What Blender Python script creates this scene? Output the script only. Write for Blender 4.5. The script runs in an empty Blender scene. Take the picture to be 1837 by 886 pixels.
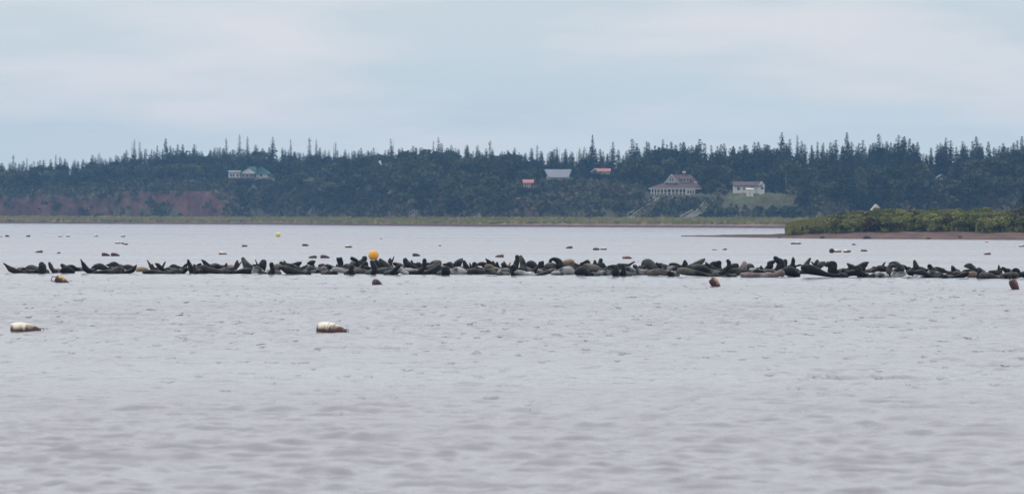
import bpy, math, random
import numpy as np
from mathutils import Vector, Matrix, Euler

random.seed(7)
rng = np.random.default_rng(11)
sc = bpy.context.scene
COL = sc.collection
PI = math.pi

# ------------------------------------------------------------------ camera
F = 10000.0            # focal length in source pixels (1837 wide)
CW, CH = 1837.0, 886.0
EYE = Vector((0, 0, 2.0))
cam_data = bpy.data.cameras.new('camera')
cam = bpy.data.objects.new('camera', cam_data)
COL.objects.link(cam)
cam_data.sensor_width = 36.0
cam_data.lens = 36.0 * F / CW
cam_data.clip_start = 0.5
cam_data.clip_end = 9000
ROLL = math.atan(6.0 / CW)
R = Matrix.Rotation(PI / 2 - math.atan(52.0 / F), 3, 'X') @ Matrix.Rotation(ROLL, 3, 'Z')
cam.matrix_world = Matrix.Translation(EYE) @ R.to_4x4()
cam_data.dof.use_dof = True
cam_data.dof.focus_distance = 186.0
cam_data.dof.aperture_fstop = 6.3
sc.camera = cam

def ray(x, y):
    return R @ Vector((x - CW / 2, -(y - CH / 2), -F))
def at(x, y, D):
    r = ray(x, y)
    return EYE + r * (D / r.y)
def ground(x, y, z=0.0):
    r = ray(x, y)
    return EYE + r * ((EYE.z - z) / -r.z)
def yh(x):
    return 388.0 + 6.0 * x / CW
def X_at(x, D):
    return (x - CW / 2) * D / F

# ------------------------------------------------------------------ sky
w = bpy.data.worlds.new('World'); sc.world = w
w.use_nodes = True
nt = w.node_tree; nt.nodes.clear()
def N(nt, t, **k):
    n = nt.nodes.new(t)
    for a, b in k.items():
        setattr(n, a, b)
    return n
SUN_EL, SUN_AZ = math.radians(70), math.radians(-45)     # azimuth from +Y towards +X
out = N(nt, 'ShaderNodeOutputWorld')
bg = N(nt, 'ShaderNodeBackground'); bg.inputs[1].default_value = 0.1
sky = N(nt, 'ShaderNodeTexSky', sky_type='NISHITA', sun_disc=False)
sky.sun_elevation = SUN_EL; sky.sun_rotation = SUN_AZ; sky.dust_density = 2.0; sky.air_density = 1.0
tc = N(nt, 'ShaderNodeTexCoord')
mp = N(nt, 'ShaderNodeMapping'); mp.inputs['Scale'].default_value = (15, 15, 80); mp.inputs['Location'].default_value = (2.35, 0.6, 0.0)
nz = N(nt, 'ShaderNodeTexNoise'); nz.inputs['Scale'].default_value = 1.0; nz.inputs['Detail'].default_value = 5; nz.inputs['Roughness'].default_value = 0.5
mp2 = N(nt, 'ShaderNodeMapping'); mp2.inputs['Scale'].default_value = (5, 5, 40); mp2.inputs['Location'].default_value = (3.1, 0, 0.4)
nz2 = N(nt, 'ShaderNodeTexNoise'); nz2.inputs['Scale'].default_value = 1.0; nz2.inputs['Detail'].default_value = 3
sep = N(nt, 'ShaderNodeSeparateXYZ')
grad = N(nt, 'ShaderNodeValToRGB')
el = grad.color_ramp.elements
SKYK = 10.6
el[0].position = 0.0; el[0].color = (0.63, 0.725, 0.78, 1)
el[1].position = 1.0; el[1].color = (1.25, 1.25, 1.28, 1)
for p, c in ((0.013, (0.63, 0.72, 0.775, 1)), (0.028, (0.60, 0.69, 0.745, 1)), (0.04, (0.63, 0.70, 0.75, 1)), (0.08, (0.76, 0.80, 0.86, 1)), (0.2, (1.08, 1.08, 1.12, 1)), (0.5, (1.12, 1.12, 1.15, 1))):
    e = el.new(p); e.color = c
cr = N(nt, 'ShaderNodeValToRGB')
cr.color_ramp.elements[0].position = 0.46; cr.color_ramp.elements[0].color = (0, 0, 0, 1)
cr.color_ramp.elements[1].position = 0.66; cr.color_ramp.elements[1].color = (1, 1, 1, 1)
mixc = N(nt, 'ShaderNodeMix', data_type='RGBA'); mixc.inputs[7].default_value = (0.80, 0.785, 0.81, 1)
mfac = N(nt, 'ShaderNodeMath', operation='MULTIPLY'); mfac.inputs[1].default_value = 0.75
mixd = N(nt, 'ShaderNodeMix', data_type='RGBA'); mixd.inputs[7].default_value = (0.50, 0.605, 0.675, 1)
mf2 = N(nt, 'ShaderNodeMapRange'); mf2.inputs[1].default_value = 0.4; mf2.inputs[2].default_value = 0.7; mf2.inputs[3].default_value = 0.0; mf2.inputs[4].default_value = 0.6
scl = N(nt, 'ShaderNodeVectorMath', operation='SCALE'); scl.inputs['Scale'].default_value = SKYK
mixs = N(nt, 'ShaderNodeMix', data_type='RGBA'); mixs.inputs[0].default_value = 0.9
L = nt.links.new
L(tc.outputs['Generated'], mp.inputs[0]); L(mp.outputs[0], nz.inputs['Vector'])
L(tc.outputs['Generated'], mp2.inputs[0]); L(mp2.outputs[0], nz2.inputs['Vector'])
L(tc.outputs['Generated'], sep.inputs[0]); L(sep.outputs[2], grad.inputs[0])
L(nz.outputs[0], cr.inputs[0]); L(cr.outputs[0], mfac.inputs[0]); L(mfac.outputs[0], mixc.inputs[0])
L(nz2.outputs[0], mf2.inputs[0]); L(mf2.outputs[0], mixd.inputs[0])
L(grad.outputs[0], mixd.inputs[6]); L(mixd.outputs[2], mixc.inputs[6])
L(mixc.outputs[2], scl.inputs[0])
L(sky.outputs[0], mixs.inputs[6]); L(scl.outputs[0], mixs.inputs[7])
L(mixs.outputs[2], bg.inputs[0]); L(bg.outputs[0], out.inputs[0])

sd = bpy.data.lights.new('sun', 'SUN'); sd.energy = 1.2; sd.angle = math.radians(14); sd.color = (1.0, 0.97, 0.92)
so = bpy.data.objects.new('sun', sd); COL.objects.link(so)
sv = Vector((math.sin(SUN_AZ) * math.cos(SUN_EL), math.cos(SUN_AZ) * math.cos(SUN_EL), math.sin(SUN_EL)))
so.rotation_euler = (-sv).to_track_quat('-Z', 'Y').to_euler()
so.location = (0, 0, 20)
vs = sc.view_settings
vs.view_transform = 'Standard'; vs.look = 'None'; vs.exposure = 0.0; vs.gamma = 1.0; vs.use_curve_mapping = False
sc.cycles.volume_bounces = 1
sc.cycles.max_bounces = 5
sc.cycles.diffuse_bounces = 2
sc.cycles.glossy_bounces = 2

# ------------------------------------------------------------------ materials
def mat(name, c1, c2=None, rough=0.8, scale=2.0, spec=0.3, coord='Object', vec=None, contrast=(0.35, 0.65), objrand=0.0, bump=0.0, bscale=None, detail=4):
    m = bpy.data.materials.new(name); m.use_nodes = True
    t = m.node_tree; b = t.nodes['Principled BSDF']
    b.inputs['Roughness'].default_value = rough
    b.inputs['Specular IOR Level'].default_value = spec
    if c2 is None: c2 = tuple(v * 0.8 for v in c1)
    if coord == 'World':
        g = N(t, 'ShaderNodeNewGeometry'); src = g.outputs['Position']
    else:
        g = N(t, 'ShaderNodeTexCoord'); src = g.outputs['Object']
    mpn = N(t, 'ShaderNodeMapping')
    if vec: mpn.inputs['Scale'].default_value = vec
    t.links.new(src, mpn.inputs[0])
    if objrand:
        oi = N(t, 'ShaderNodeObjectInfo')
        cx = N(t, 'ShaderNodeVectorMath', operation='SCALE'); cx.inputs[0].default_value = (37.0, 91.0, 13.0)
        t.links.new(oi.outputs['Random'], cx.inputs['Scale'])
        t.links.new(cx.outputs[0], mpn.inputs['Location'])
    no = N(t, 'ShaderNodeTexNoise'); no.inputs['Scale'].default_value = scale; no.inputs['Detail'].default_value = detail
    t.links.new(mpn.outputs[0], no.inputs['Vector'])
    mr = N(t, 'ShaderNodeMapRange'); mr.inputs[1].default_value = contrast[0]; mr.inputs[2].default_value = contrast[1]
    t.links.new(no.outputs[0], mr.inputs[0])
    mx = N(t, 'ShaderNodeMix', data_type='RGBA')
    mx.inputs[6].default_value = (*c1, 1); mx.inputs[7].default_value = (*c2, 1)
    t.links.new(mr.outputs[0], mx.inputs[0])
    last = mx.outputs[2]
    if objrand:
        hs = N(t, 'ShaderNodeHueSaturation')
        mv = N(t, 'ShaderNodeMapRange'); mv.inputs[3].default_value = 1 - objrand; mv.inputs[4].default_value = 1 + objrand
        t.links.new(oi.outputs['Random'], mv.inputs[0]); t.links.new(mv.outputs[0], hs.inputs['Value'])
        t.links.new(last, hs.inputs['Color']); last = hs.outputs[0]
    t.links.new(last, b.inputs['Base Color'])
    if bump:
        bn = N(t, 'ShaderNodeTexNoise'); bn.inputs['Scale'].default_value = bscale or scale * 4; bn.inputs['Detail'].default_value = 5
        t.links.new(mpn.outputs[0], bn.inputs['Vector'])
        bp = N(t, 'ShaderNodeBump'); bp.inputs['Strength'].default_value = 1.0; bp.inputs['Distance'].default_value = bump
        t.links.new(bn.outputs[0], bp.inputs['Height']); t.links.new(bp.outputs[0], b.inputs['Normal'])
    return m

M = {}
M['spruce'] = mat('spruce_needles', (.012, .026, .020), (.026, .042, .026), .9, .35, .1, 'World', objrand=.3)
M['broad'] = mat('leaves', (.03, .048, .018), (.10, .11, .045), .85, .10, .1, 'World', objrand=.3)
M['forest'] = mat('mixed_foliage', (.014, .027, .018), (.065, .075, .034), .9, .08, .1, 'World')
M['brush'] = mat('brush_leaves', (.03, .046, .022), (.11, .092, .055), .9, .06, .1, 'World', contrast=(.4, .62))
M['shrub'] = mat('shrub_leaves', (.165, .18, .05), (.25, .24, .08), .85, .3, .15, 'World', objrand=.3)
M['bark'] = mat('bark', (.09, .075, .06), (.05, .042, .035), .9, 3, .1)
M['dead'] = mat('bleached_wood', (.18, .165, .15), (.12, .11, .10), .9, 3, .1)
M['grassy'] = mat('marsh_grass_blades', (.225, .21, .065), (.29, .24, .09), .9, .05, .1, 'World')
M['redsand'] = mat('red_sand', (.22, .10, .068), (.13, .058, .042), .9, .5, .15, 'World', vec=(.4, 1, 3), bump=.15, bscale=1.5)

# ------------------------------------------------------------------ mesh helpers
def mesh_np(name, V, Fq, mt=None, smooth=False):
    me = bpy.data.meshes.new(name)
    V = np.asarray(V, dtype=np.float32); Fq = np.asarray(Fq, dtype=np.int32)
    k = Fq.shape[1]; n = len(Fq)
    me.vertices.add(len(V)); me.vertices.foreach_set('co', V.ravel())
    me.loops.add(n * k); me.loops.foreach_set('vertex_index', Fq.ravel())
    me.polygons.add(n)
    me.polygons.foreach_set('loop_start', np.arange(0, n * k, k, dtype=np.int32))
    if smooth: me.polygons.foreach_set('use_smooth', np.ones(n, dtype=bool))
    me.update(calc_edges=True); me.validate()
    if mt: me.materials.append(mt)
    return me
def link(name, me, parent=None, loc=None):
    o = bpy.data.objects.new(name, me); COL.objects.link(o)
    if parent: o.parent = parent
    if loc is not None: o.location = loc
    return o
def tag(o, label=None, cat=None, group=None, kind=None):
    if label: o['label'] = label
    if cat: o['category'] = cat
    if group: o['group'] = group
    if kind: o['kind'] = kind
    return o
class MB:
    def __init__(s): s.v = []; s.f = []
    def poly(s, pts, faces):
        b = len(s.v); s.v += [tuple(p) for p in pts]; s.f += [tuple(b + i for i in f) for f in faces]
    def box(s, x0, x1, y0, y1, z0, z1):
        s.poly([(x0, y0, z0), (x1, y0, z0), (x1, y1, z0), (x0, y1, z0), (x0, y0, z1), (x1, y0, z1), (x1, y1, z1), (x0, y1, z1)],
               [(0, 3, 2, 1), (4, 5, 6, 7), (0, 1, 5, 4), (1, 2, 6, 5), (2, 3, 7, 6), (3, 0, 4, 7)])
    def prism(s, prof, y0, y1):          # profile of (x,z), extruded along y
        n = len(prof)
        s.poly([(x, y0, z) for x, z in prof] + [(x, y1, z) for x, z in prof],
               [tuple(range(n)), tuple(range(2 * n - 1, n - 1, -1))] + [(i, i + n, (i + 1) % n + n, (i + 1) % n) for i in range(n)])
    def prismx(s, prof, x0, x1):         # profile of (y,z), extruded along x
        n = len(prof)
        s.poly([(x0, y, z) for y, z in prof] + [(x1, y, z) for y, z in prof],
               [tuple(range(n)), tuple(range(2 * n - 1, n - 1, -1))] + [(i, i + n, (i + 1) % n + n, (i + 1) % n) for i in range(n)])
    def tube(s, pts, radii, seg=8, sx=1.0):
        pts = [Vector(p) for p in pts]; n = len(pts); b = len(s.v)
        up0 = Vector((0, 1, 0.13)).normalized()
        rings = []
        for i, p in enumerate(pts):
            d = (pts[min(i + 1, n - 1)] - pts[max(i - 1, 0)])
            d = d.normalized() if d.length > 1e-9 else Vector((0, 0, 1))
            u = up0 - d * up0.dot(d)
            if u.length < 0.15: u = Vector((1, 0, 0)) - d * d.x
            u.normalize(); v = d.cross(u)
            for k in range(seg):
                a = 2 * PI * k / seg
                s.v.append(tuple(p + (u * math.cos(a) * sx + v * math.sin(a)) * radii[i]))
        for i in range(n - 1):
            for k in range(seg):
                a = b + i * seg + k; c = b + i * seg + (k + 1) % seg
                s.f.append((a, c, c + seg, a + seg))
        s.f.append(tuple(b + k for k in reversed(range(seg))))
        s.f.append(tuple(b + (n - 1) * seg + k for k in range(seg)))
    def mesh(s, name, mt=None, smooth=False):
        me = bpy.data.meshes.new(name); me.from_pydata(s.v, [], s.f); me.update()
        if smooth:
            for p in me.polygons: p.use_smooth = True
        if mt: me.materials.append(mt)
        return me
    def build(s, name, mt, parent=None, smooth=False, loc=None):
        return link(name, s.mesh(name, mt, smooth), parent, loc)
def empty(name, loc, rz=0):
    o = bpy.data.objects.new(name, None); COL.objects.link(o); o.location = loc; o.rotation_euler = (0, 0, rz)
    o.empty_display_size = .5
    return o
def copy_tree(o, kids, loc, rz=0, scale=1.0):
    c = o.copy(); COL.objects.link(c); c.location = loc; c.rotation_euler = (0, 0, rz)
    c.scale = scale if not isinstance(scale, (int, float)) else (scale,) * 3
    for ch in kids:
        d = ch.copy(); COL.objects.link(d); d.parent = c
    return c

# ------------------------------------------------------------------ terrain of the far shore
U_ = [-900, 0, 250, 460, 650, 860, 1160, 1400, 1837, 2800]
D_ = [1560, 1545, 1530, 1490, 1370, 1265, 1235, 1190, 1150, 1120]
def D0(u): return np.interp(u, U_, D_)
UC = [-900, 0, 100, 200, 300, 420, 500, 700, 860, 1000, 1120, 1200, 1300, 1400, 1500, 1837, 2800]
ZC = [7.5, 7.8, 8.2, 9.0, 9.5, 8.6, 7.0, 5.5, 5.5, 6.2, 6.0, 5.6, 5.2, 5.0, 5.2, 6.0, 6.0]      # 85 m behind the shoreline
ZM = [9, 9.6, 10, 11, 12, 12.8, 13, 11, 9.6, 9.5, 9.2, 7.4, 7.6, 7.6, 8.5, 9, 9]                # 110 m
ZR = [11, 11, 11, 12.5, 14, 15, 15, 14, 13, 12.5, 12, 11.5, 11.5, 12, 12.5, 12, 12]             # 180 m
def hill_z(u, t):
    zc, zm, zr = np.interp(u, UC, ZC), np.interp(u, UC, ZM), np.interp(u, UC, ZR)
    u = np.asarray(u, float); t = np.asarray(t, float)
    wob = 1.0 * np.sin(u * .05) + .7 * np.sin(u * .13 + 1) + .4 * np.sin(u * .31 + 2)
    toe = 62 + wob * 2
    crest = toe + 16 + wob
    def sm(a, b, x):
        k = np.clip((x - a) / (b - a), 0, 1); return k * k * (3 - 2 * k)
    marsh = np.interp(t, [-40, -3, 0, 2, 6, 30, 62, 900], [-1.5, -.25, 0.02, .45, .75, 1.1, 1.9, 1.9])
    z = marsh
    z = z + (zc - 1.9) * np.clip((t - toe) / (crest - toe), 0, 1) ** 0.8
    z = z + (zm - zc) * sm(85, 112, t) + (zr - zm) * sm(116, 185, t)
    z = z + np.where(t > toe + 4, .35 * np.sin(u * .22 + t * .15) * np.cos(t * .3 + u * .07), 0)
    return z
us = np.concatenate([np.linspace(-900, -60, 60), np.linspace(-50, 1890, 800), np.linspace(1900, 2800, 60)])
ts = np.concatenate([np.array([-40, -10, -3, -1, 0, 1, 2, 3, 4, 6, 9]), np.linspace(12, 56, 12), np.linspace(58, 125, 60), np.linspace(130, 260, 26), np.array([300, 400, 600, 900])])
UU, TT = np.meshgrid(us, ts)
DD = D0(UU) + TT
Z = hill_z(UU, TT)
jit = rng.normal(0, 1, Z.shape) * np.where((TT > 58) & (TT < 130), .22, .02)
Vt = np.stack([X_at(UU, DD), DD, Z + jit], -1).reshape(-1, 3)
def grid_faces(nr, nc):
    i = np.arange(nr - 1)[:, None] * nc + np.arange(nc - 1)[None, :]
    return np.stack([i, i + 1, i + nc + 1, i + nc], -1).reshape(-1, 4)

def terrain_mat():
    m = bpy.data.materials.new('shore_ground'); m.use_nodes = True
    t = m.node_tree; b = t.nodes['Principled BSDF']; b.inputs['Roughness'].default_value = .95; b.inputs['Specular IOR Level'].default_value = .1
    g = N(t, 'ShaderNodeNewGeometry')
    at_ = N(t, 'ShaderNodeVertexColor', layer_name='cover')
    n1 = N(t, 'ShaderNodeTexNoise'); n1.inputs['Scale'].default_value = .3; n1.inputs['Detail'].default_value = 6
    t.links.new(g.outputs['Position'], n1.inputs['Vector'])
    mr = N(t, 'ShaderNodeMapRange'); mr.inputs[1].default_value = .3; mr.inputs[2].default_value = .7; mr.inputs[3].default_value = .65; mr.inputs[4].default_value = 1.3
    t.links.new(n1.outputs[0], mr.inputs[0])
    sc_ = N(t, 'ShaderNodeVectorMath', operation='SCALE')
    t.links.new(at_.outputs[0], sc_.inputs[0]); t.links.new(mr.outputs[0], sc_.inputs['Scale'])
    t.links.new(sc_.outputs[0], b.inputs['Base Color'])
    return m
me = mesh_np('shore_terrain', Vt, grid_faces(len(ts), len(us)), terrain_mat(), True)
# ground cover (real colour of each patch): mud, marsh grass, red cliff, earth with brush, lawn
def noise2(x, y, seed=0):
    r = np.random.default_rng(seed); s = 0
    for k in range(7):
        a = r.uniform(0, 2 * PI); f = .6 * 1.6 ** k; p = r.uniform(0, 7)
        s = s + np.sin((x * math.cos(a) + y * math.sin(a)) * f + p) / (1 + .45 * k)
    return s / 2.6
def redness(u, t):
    z = hill_z(u, t)
    n = noise2(u * .022, z * .45, 3)
    r = np.interp(u, [-900, 0, 100, 300, 400, 432, 440, 560, 620, 740, 760, 800, 860, 930, 960, 1040, 1060, 1200, 1210, 2800],
                  [.6, .6, .8, .85, .7, .45, -1, -1, .0, .0, -1, .0, .18, .15, -.05, -.05, -.2, -.2, -1, -1])
    lim = np.interp(u, [0, 100, 250, 430, 600, 800, 1000, 1100], [6.4, 7.6, 8.6, 8.6, 2.8, 3.4, 5.2, 3.4])
    ok = (t > 58) & (z < lim + n * 1.3)
    n2 = noise2(u * .07 + z * .9, z * .8 - u * .03, 13)
    return np.where(ok & (n * .6 + n2 * .6 + r > .43), 1.0, 0.0)
def lawn(u, t):
    z = hill_z(u, t)
    return ((u > 1300) & (u < 1425) & (t < 128) & (t > np.interp(u, [1300, 1325, 1350, 1372, 1425], [104, 87, 92, 109, 112]))) | ((u > 335) & (u < 402) & (t > 86) & (t < 92))
cov = np.zeros(UU.shape + (4,)); cov[..., 3] = 1
n = noise2(UU * .05, TT * .2, 5)[..., None]
cov[..., :3] = np.array((.075, .072, .04))
rd = redness(UU, TT)
cov[..., :3] = np.where(rd[..., None] > 0, np.array((.078, .038, .033)) * (1 + .2 * n + .28 * noise2(UU * .12 + Z * 1.5, Z * 1.2 - UU * .05, 41)[..., None]), cov[..., :3])
mg = (TT < 58)[..., None]
gr = np.clip((UU - 300) / 900, 0, 1)[..., None]
cov[..., :3] = np.where(mg, (np.array((.23, .21, .075)) * (1 - gr) + np.array((.12, .14, .06)) * gr) * (1 + .15 * n), cov[..., :3])
cov[..., :3] = np.where((TT < 4)[..., None], np.array((.10, .06, .05)), cov[..., :3])
sandy = ((TT >= 3) & (TT < 8) & (noise2(UU * .03, TT * 0, 9) > np.interp(UU, [0, 600, 1000, 1400], [.4, .2, -.3, -.9])))[..., None]
cov[..., :3] = np.where(sandy, np.array((.22, .15, .13)), cov[..., :3])
lw = lawn(UU, TT)[..., None]
cov[..., :3] = np.where(lw, np.array((.085, .10, .045)), cov[..., :3])
ca = me.color_attributes.new('cover', 'FLOAT_COLOR', 'POINT')
ca.data.foreach_set('color', cov.reshape(-1).astype(np.float32))
tag(link('hill_terrain', me), kind='structure')

# ------------------------------------------------------------------ water
def water_mat():
    m = bpy.data.materials.new('sea_water'); m.use_nodes = True
    t = m.node_tree; b = t.nodes['Principled BSDF']
    b.inputs['Base Color'].default_value = (.25, .245, .262, 1)
    b.inputs['Roughness'].default_value = .16
    b.inputs['IOR'].default_value = 1.33
    g = N(t, 'ShaderNodeNewGeometry')
    def nz(scale, vec, det):
        mp = N(t, 'ShaderNodeMapping'); mp.inputs['Scale'].default_value = vec
        no = N(t, 'ShaderNodeTexNoise'); no.inputs['Scale'].default_value = scale; no.inputs['Detail'].default_value = det
        t.links.new(g.outputs['Position'], mp.inputs[0]); t.links.new(mp.outputs[0], no.inputs['Vector'])
        return no
    a = nz(3.0, (1, .8, 1), 3); c = nz(.9, (.6, 1.0, 1), 4)
    b1 = N(t, 'ShaderNodeBump'); b1.inputs['Distance'].default_value = .035
    b2 = N(t, 'ShaderNodeBump'); b2.inputs['Distance'].default_value = .07
    sy_ = N(t, 'ShaderNodeSeparateXYZ'); my_ = N(t, 'ShaderNodeMapRange'); my_.inputs[1].default_value = 190; my_.inputs[2].default_value = 420; my_.inputs[3].default_value = .035; my_.inputs[4].default_value = .13
    t.links.new(g.outputs['Position'], sy_.inputs[0]); t.links.new(sy_.outputs[1], my_.inputs[0]); t.links.new(my_.outputs[0], b1.inputs['Distance'])
    t.links.new(a.outputs[0], b1.inputs['Height']); t.links.new(c.outputs[0], b2.inputs['Height'])
    # short steep wavelets, sparse
    q = nz(1.0, (3.2, .75, 1), 2); qm = N(t, 'ShaderNodeMapRange', interpolation_type='SMOOTHSTEP'); qm.inputs[1].default_value = .62; qm.inputs[2].default_value = .75
    t.links.new(q.outputs[0], qm.inputs[0])
    b3 = N(t, 'ShaderNodeBump')
    m3 = N(t, 'ShaderNodeMapRange'); m3.inputs[1].default_value = 52; m3.inputs[2].default_value = 100; m3.inputs[3].default_value = 0.0; m3.inputs[4].default_value = .22
    t.links.new(sy_.outputs[1], m3.inputs[0]); t.links.new(m3.outputs[0], b3.inputs['Distance'])
    t.links.new(qm.outputs[0], b3.inputs['Height'])
    t.links.new(b1.outputs[0], b2.inputs['Normal']); t.links.new(b2.outputs[0], b3.inputs['Normal']); t.links.new(b3.outputs[0], b.inputs['Normal'])
    # wind lanes: patches where the ripples are rougher
    l = nz(.03, (.35, 1.0, 1), 4)
    mr = N(t, 'ShaderNodeMapRange'); mr.inputs[1].default_value = .35; mr.inputs[2].default_value = .65; mr.inputs[3].default_value = .10; mr.inputs[4].default_value = .26
    t.links.new(l.outputs[0], mr.inputs[0]); t.links.new(mr.outputs[0], b.inputs['Roughness'])
    return m
WM = water_mat()
NR = 1900
rows = np.concatenate([np.array([-60, 0, 12, 20, 26]), 28 * (300 / 28) ** np.linspace(0, 1, NR), np.array([330, 380, 450, 560, 700, 900, 1130, 1400, 1700])])
cols = np.concatenate([np.linspace(-1.2, -.125, 30), np.linspace(-.12, .12, 520), np.linspace(.125, 1.2, 30)])
YY = np.repeat(rows[:, None], len(cols), 1)
XX = cols[None, :] * np.maximum(np.abs(YY), 30)
Zw = np.zeros_like(YY)
step = np.gradient(rows)[:, None]
r2 = np.random.default_rng(4)
for k in range(84):
    lam = 0.24 * (4.5 / .24) ** ((k / 83) ** 1.25)
    th = PI / 2 + r2.normal(0, .7 if lam < .7 else .27)
    amp = .0030 * (lam / .6) ** (.85 if lam < 1.0 else .3) * (.5 if lam > 1 else 1)
    kk = 2 * PI / lam
    ly = lam / max(.35, abs(math.sin(th)))
    fade = np.clip((ly - 2.2 * step) / (2.0 * step), 0, 1) * np.clip((rows[:, None] - 20) / 8, 0, 1) * np.clip((300 - rows[:, None]) / 40, 0, 1)
    Zw += amp * fade * np.sin(kk * (XX * math.cos(th) + YY * math.sin(th)) + r2.uniform(0, 7) + .8 * np.sin(XX * .3 / lam * .7 + k) )
grp = .8 + .5 * noise2(XX * .25, YY * .12, 21)
Zw *= np.clip(grp, .2, 1.6)
# scattered steeper wavelets
cx = cols[30:-30]
for k in range(900):
    yc = 74 + 180 * r2.random() ** .8; xc = r2.uniform(-.11, .11) * yc
    sx, sy, am = r2.uniform(.05, .22) * (1 + yc / 200), r2.uniform(.06, .11) * (1 + yc / 120), r2.uniform(.008, .022)
    i0, i1 = np.searchsorted(rows, (yc - 4 * sy, yc + 4 * sy)); j0, j1 = np.searchsorted(cols, ((xc - 3.5 * sx) / yc, (xc + 3.5 * sx) / yc))
    if i1 - i0 < 2 or j1 - j0 < 2: continue
    dx_ = XX[i0:i1, j0:j1] - xc; dy_ = YY[i0:i1, j0:j1] - yc - .25 * dx_ * math.sin(k)
    Zw[i0:i1, j0:j1] += am * np.exp(-(dx_ / sx) ** 2 - (dy_ / sy) ** 2)
Vw = np.stack([XX, YY, Zw], -1).reshape(-1, 3)
tag(link('water', mesh_np('water', Vw, grid_faces(len(rows), len(cols)), WM, True)), kind='structure')

# ------------------------------------------------------------------ vegetation kits
def quads_at(c, n1, n2, s):
    """c (n,3) centres, two tangent vectors (n,3) each, size (n,) -> verts, faces"""
    a = n1 * s[:, None]; b = n2 * s[:, None]
    V = np.stack([c - a - b * .6, c + a * .7 - b, c + a + b * .7, c - a * .6 + b], 1).reshape(-1, 3)
    Fq = np.arange(len(c) * 4).reshape(-1, 4)
    return V, Fq
def rand_frames(n, r):
    a = r.normal(size=(n, 3)); a /= np.linalg.norm(a, axis=1)[:, None]
    b = r.normal(size=(n, 3)); b -= a * (a * b).sum(1)[:, None]; b /= np.linalg.norm(b, axis=1)[:, None]
    return a, b
def spruce_arrays(seed, scraggy=0.0, wide=.15, dens=1.0):
    r = np.random.default_rng(seed)
    C = []; S = []; A = []; B = []
    nw = 30
    lean = r.normal(0, .012, 2)
    for i in range(nw):
        z = .06 + .92 * (i / (nw - 1))
        rad = wide * (1 - z) ** .75 * r.uniform(.7, 1.15) + .008
        if scraggy and .55 < z < .88: rad *= (1 - .6 * scraggy * r.uniform(.6, 1))
        if scraggy and z >= .88: rad = (.022 + .03 * r.random()) * (1 + scraggy * .3) * (1.0 if z < .95 else .45) * (.8 if z > .92 else 1)
        nb = max(3, int((4 + 9 * (1 - z)) * dens))
        thin = scraggy and .5 < z
        a0 = r.uniform(0, 6.3)
        for k in range(nb):
            an = a0 + 2 * PI * k / nb + r.normal(0, .25); rr = rad * r.uniform(.55, 1.2)
            if r.random() < .12 and not scraggy: continue
            d = np.array([math.cos(an), math.sin(an), 0])
            for q in (.35, .75, 1.0):
                p = d * rr * q; p[2] = z - q * rr * r.uniform(.25, .55) + (0.012 if q == 1 else 0)
                p[:2] += lean * z * 2
                C.append(p); S.append(((.008 if thin else .013) + .21 * rr * (1.1 - .5 * q)) * r.uniform(.7, 1.2))
                t = np.array([-d[1], d[0], 0])
                A.append(t * .8 + r.normal(0, .25, 3)); B.append(d * .7 + np.array([0, 0, -.35]) + r.normal(0, .2, 3))
    C.append(np.array([lean[0] * 2, lean[1] * 2, .985])); S.append(.012); A.append(np.array([.4, 0, 0])); B.append(np.array([0, 0, 1.6]))
    V, Fq = quads_at(np.array(C), np.array(A), np.array(B), np.array(S))
    return V, Fq
def broad_arrays(seed, nblob=8, per=70, leaf=.035, wx=.34, low=.22):
    r = np.random.default_rng(seed)
    Vs = []; Fs = []; n0 = 0
    for i in range(nblob):
        an = r.uniform(0, 6.3); rad = wx * math.sqrt(r.random()) * .8
        z = low + (1 - low - .16) * r.random()
        rad *= math.sin(PI * min(.95, (z - low) / (1 - low) * .75 + .25)) + .1
        c = np.array([math.cos(an) * rad, math.sin(an) * rad, z]) if i else np.array([0, 0, .82])
        br = r.uniform(.13, .2)
        d = r.normal(size=(per, 3)); d /= np.linalg.norm(d, axis=1)[:, None]
        p = c + d * (br * r.uniform(.45, 1.12, per))[:, None] * np.array([1.15, 1.15, .85])
        a, b = rand_frames(per, r)
        V, Fq = quads_at(p, a, b, leaf * r.uniform(.6, 1.5, per))
        Vs.append(V); Fs.append(Fq + n0); n0 += len(V)
    return np.concatenate(Vs), np.concatenate(Fs)
def trunk_mesh(name, r0, top, limbs=0, seed=0, lows=.2):
    r = random.Random(seed)
    mb = MB()
    mb.tube([(0, 0, -.05), (.004, 0, .2), (0.0, .003, top * .6), (0, 0, top)], [r0, r0 * .8, r0 * .5, r0 * .12], 6)
    for i in range(limbs):
        a = r.uniform(0, 6.3); z = lows + (top - lows) * r.random() * .8; l = r.uniform(.12, .26)
        mb.tube([(0, 0, z), (math.cos(a) * l * .5, math.sin(a) * l * .5, z + l * .35), (math.cos(a) * l, math.sin(a) * l, z + l * .8)], [r0 * .5, r0 * .3, r0 * .08], 5)
    return mb.mesh(name, M['bark'], True)
SPR = [spruce_arrays(1, 0, .20), spruce_arrays(2, 0, .16), spruce_arrays(3, .7, .21), spruce_arrays(4, .75, .22), spruce_arrays(5, 0, .27), spruce_arrays(6, .4, .20), spruce_arrays(7, .65, .19, .9), spruce_arrays(8, 0, .23)]
BRD = [broad_arrays(20 + i, 9 + i % 3, 75) for i in range(5)]
spr_me = [mesh_np('spruce_crown', v, f, M['spruce']) for v, f in SPR]
brd_me = [mesh_np('leafy_crown', v, f, M['broad']) for v, f in BRD]
spr_trunk = trunk_mesh('spruce_trunk', .014, .97)
brd_trunk = [trunk_mesh('leafy_trunk', .022, .8, 6, s) for s in range(3)]
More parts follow.
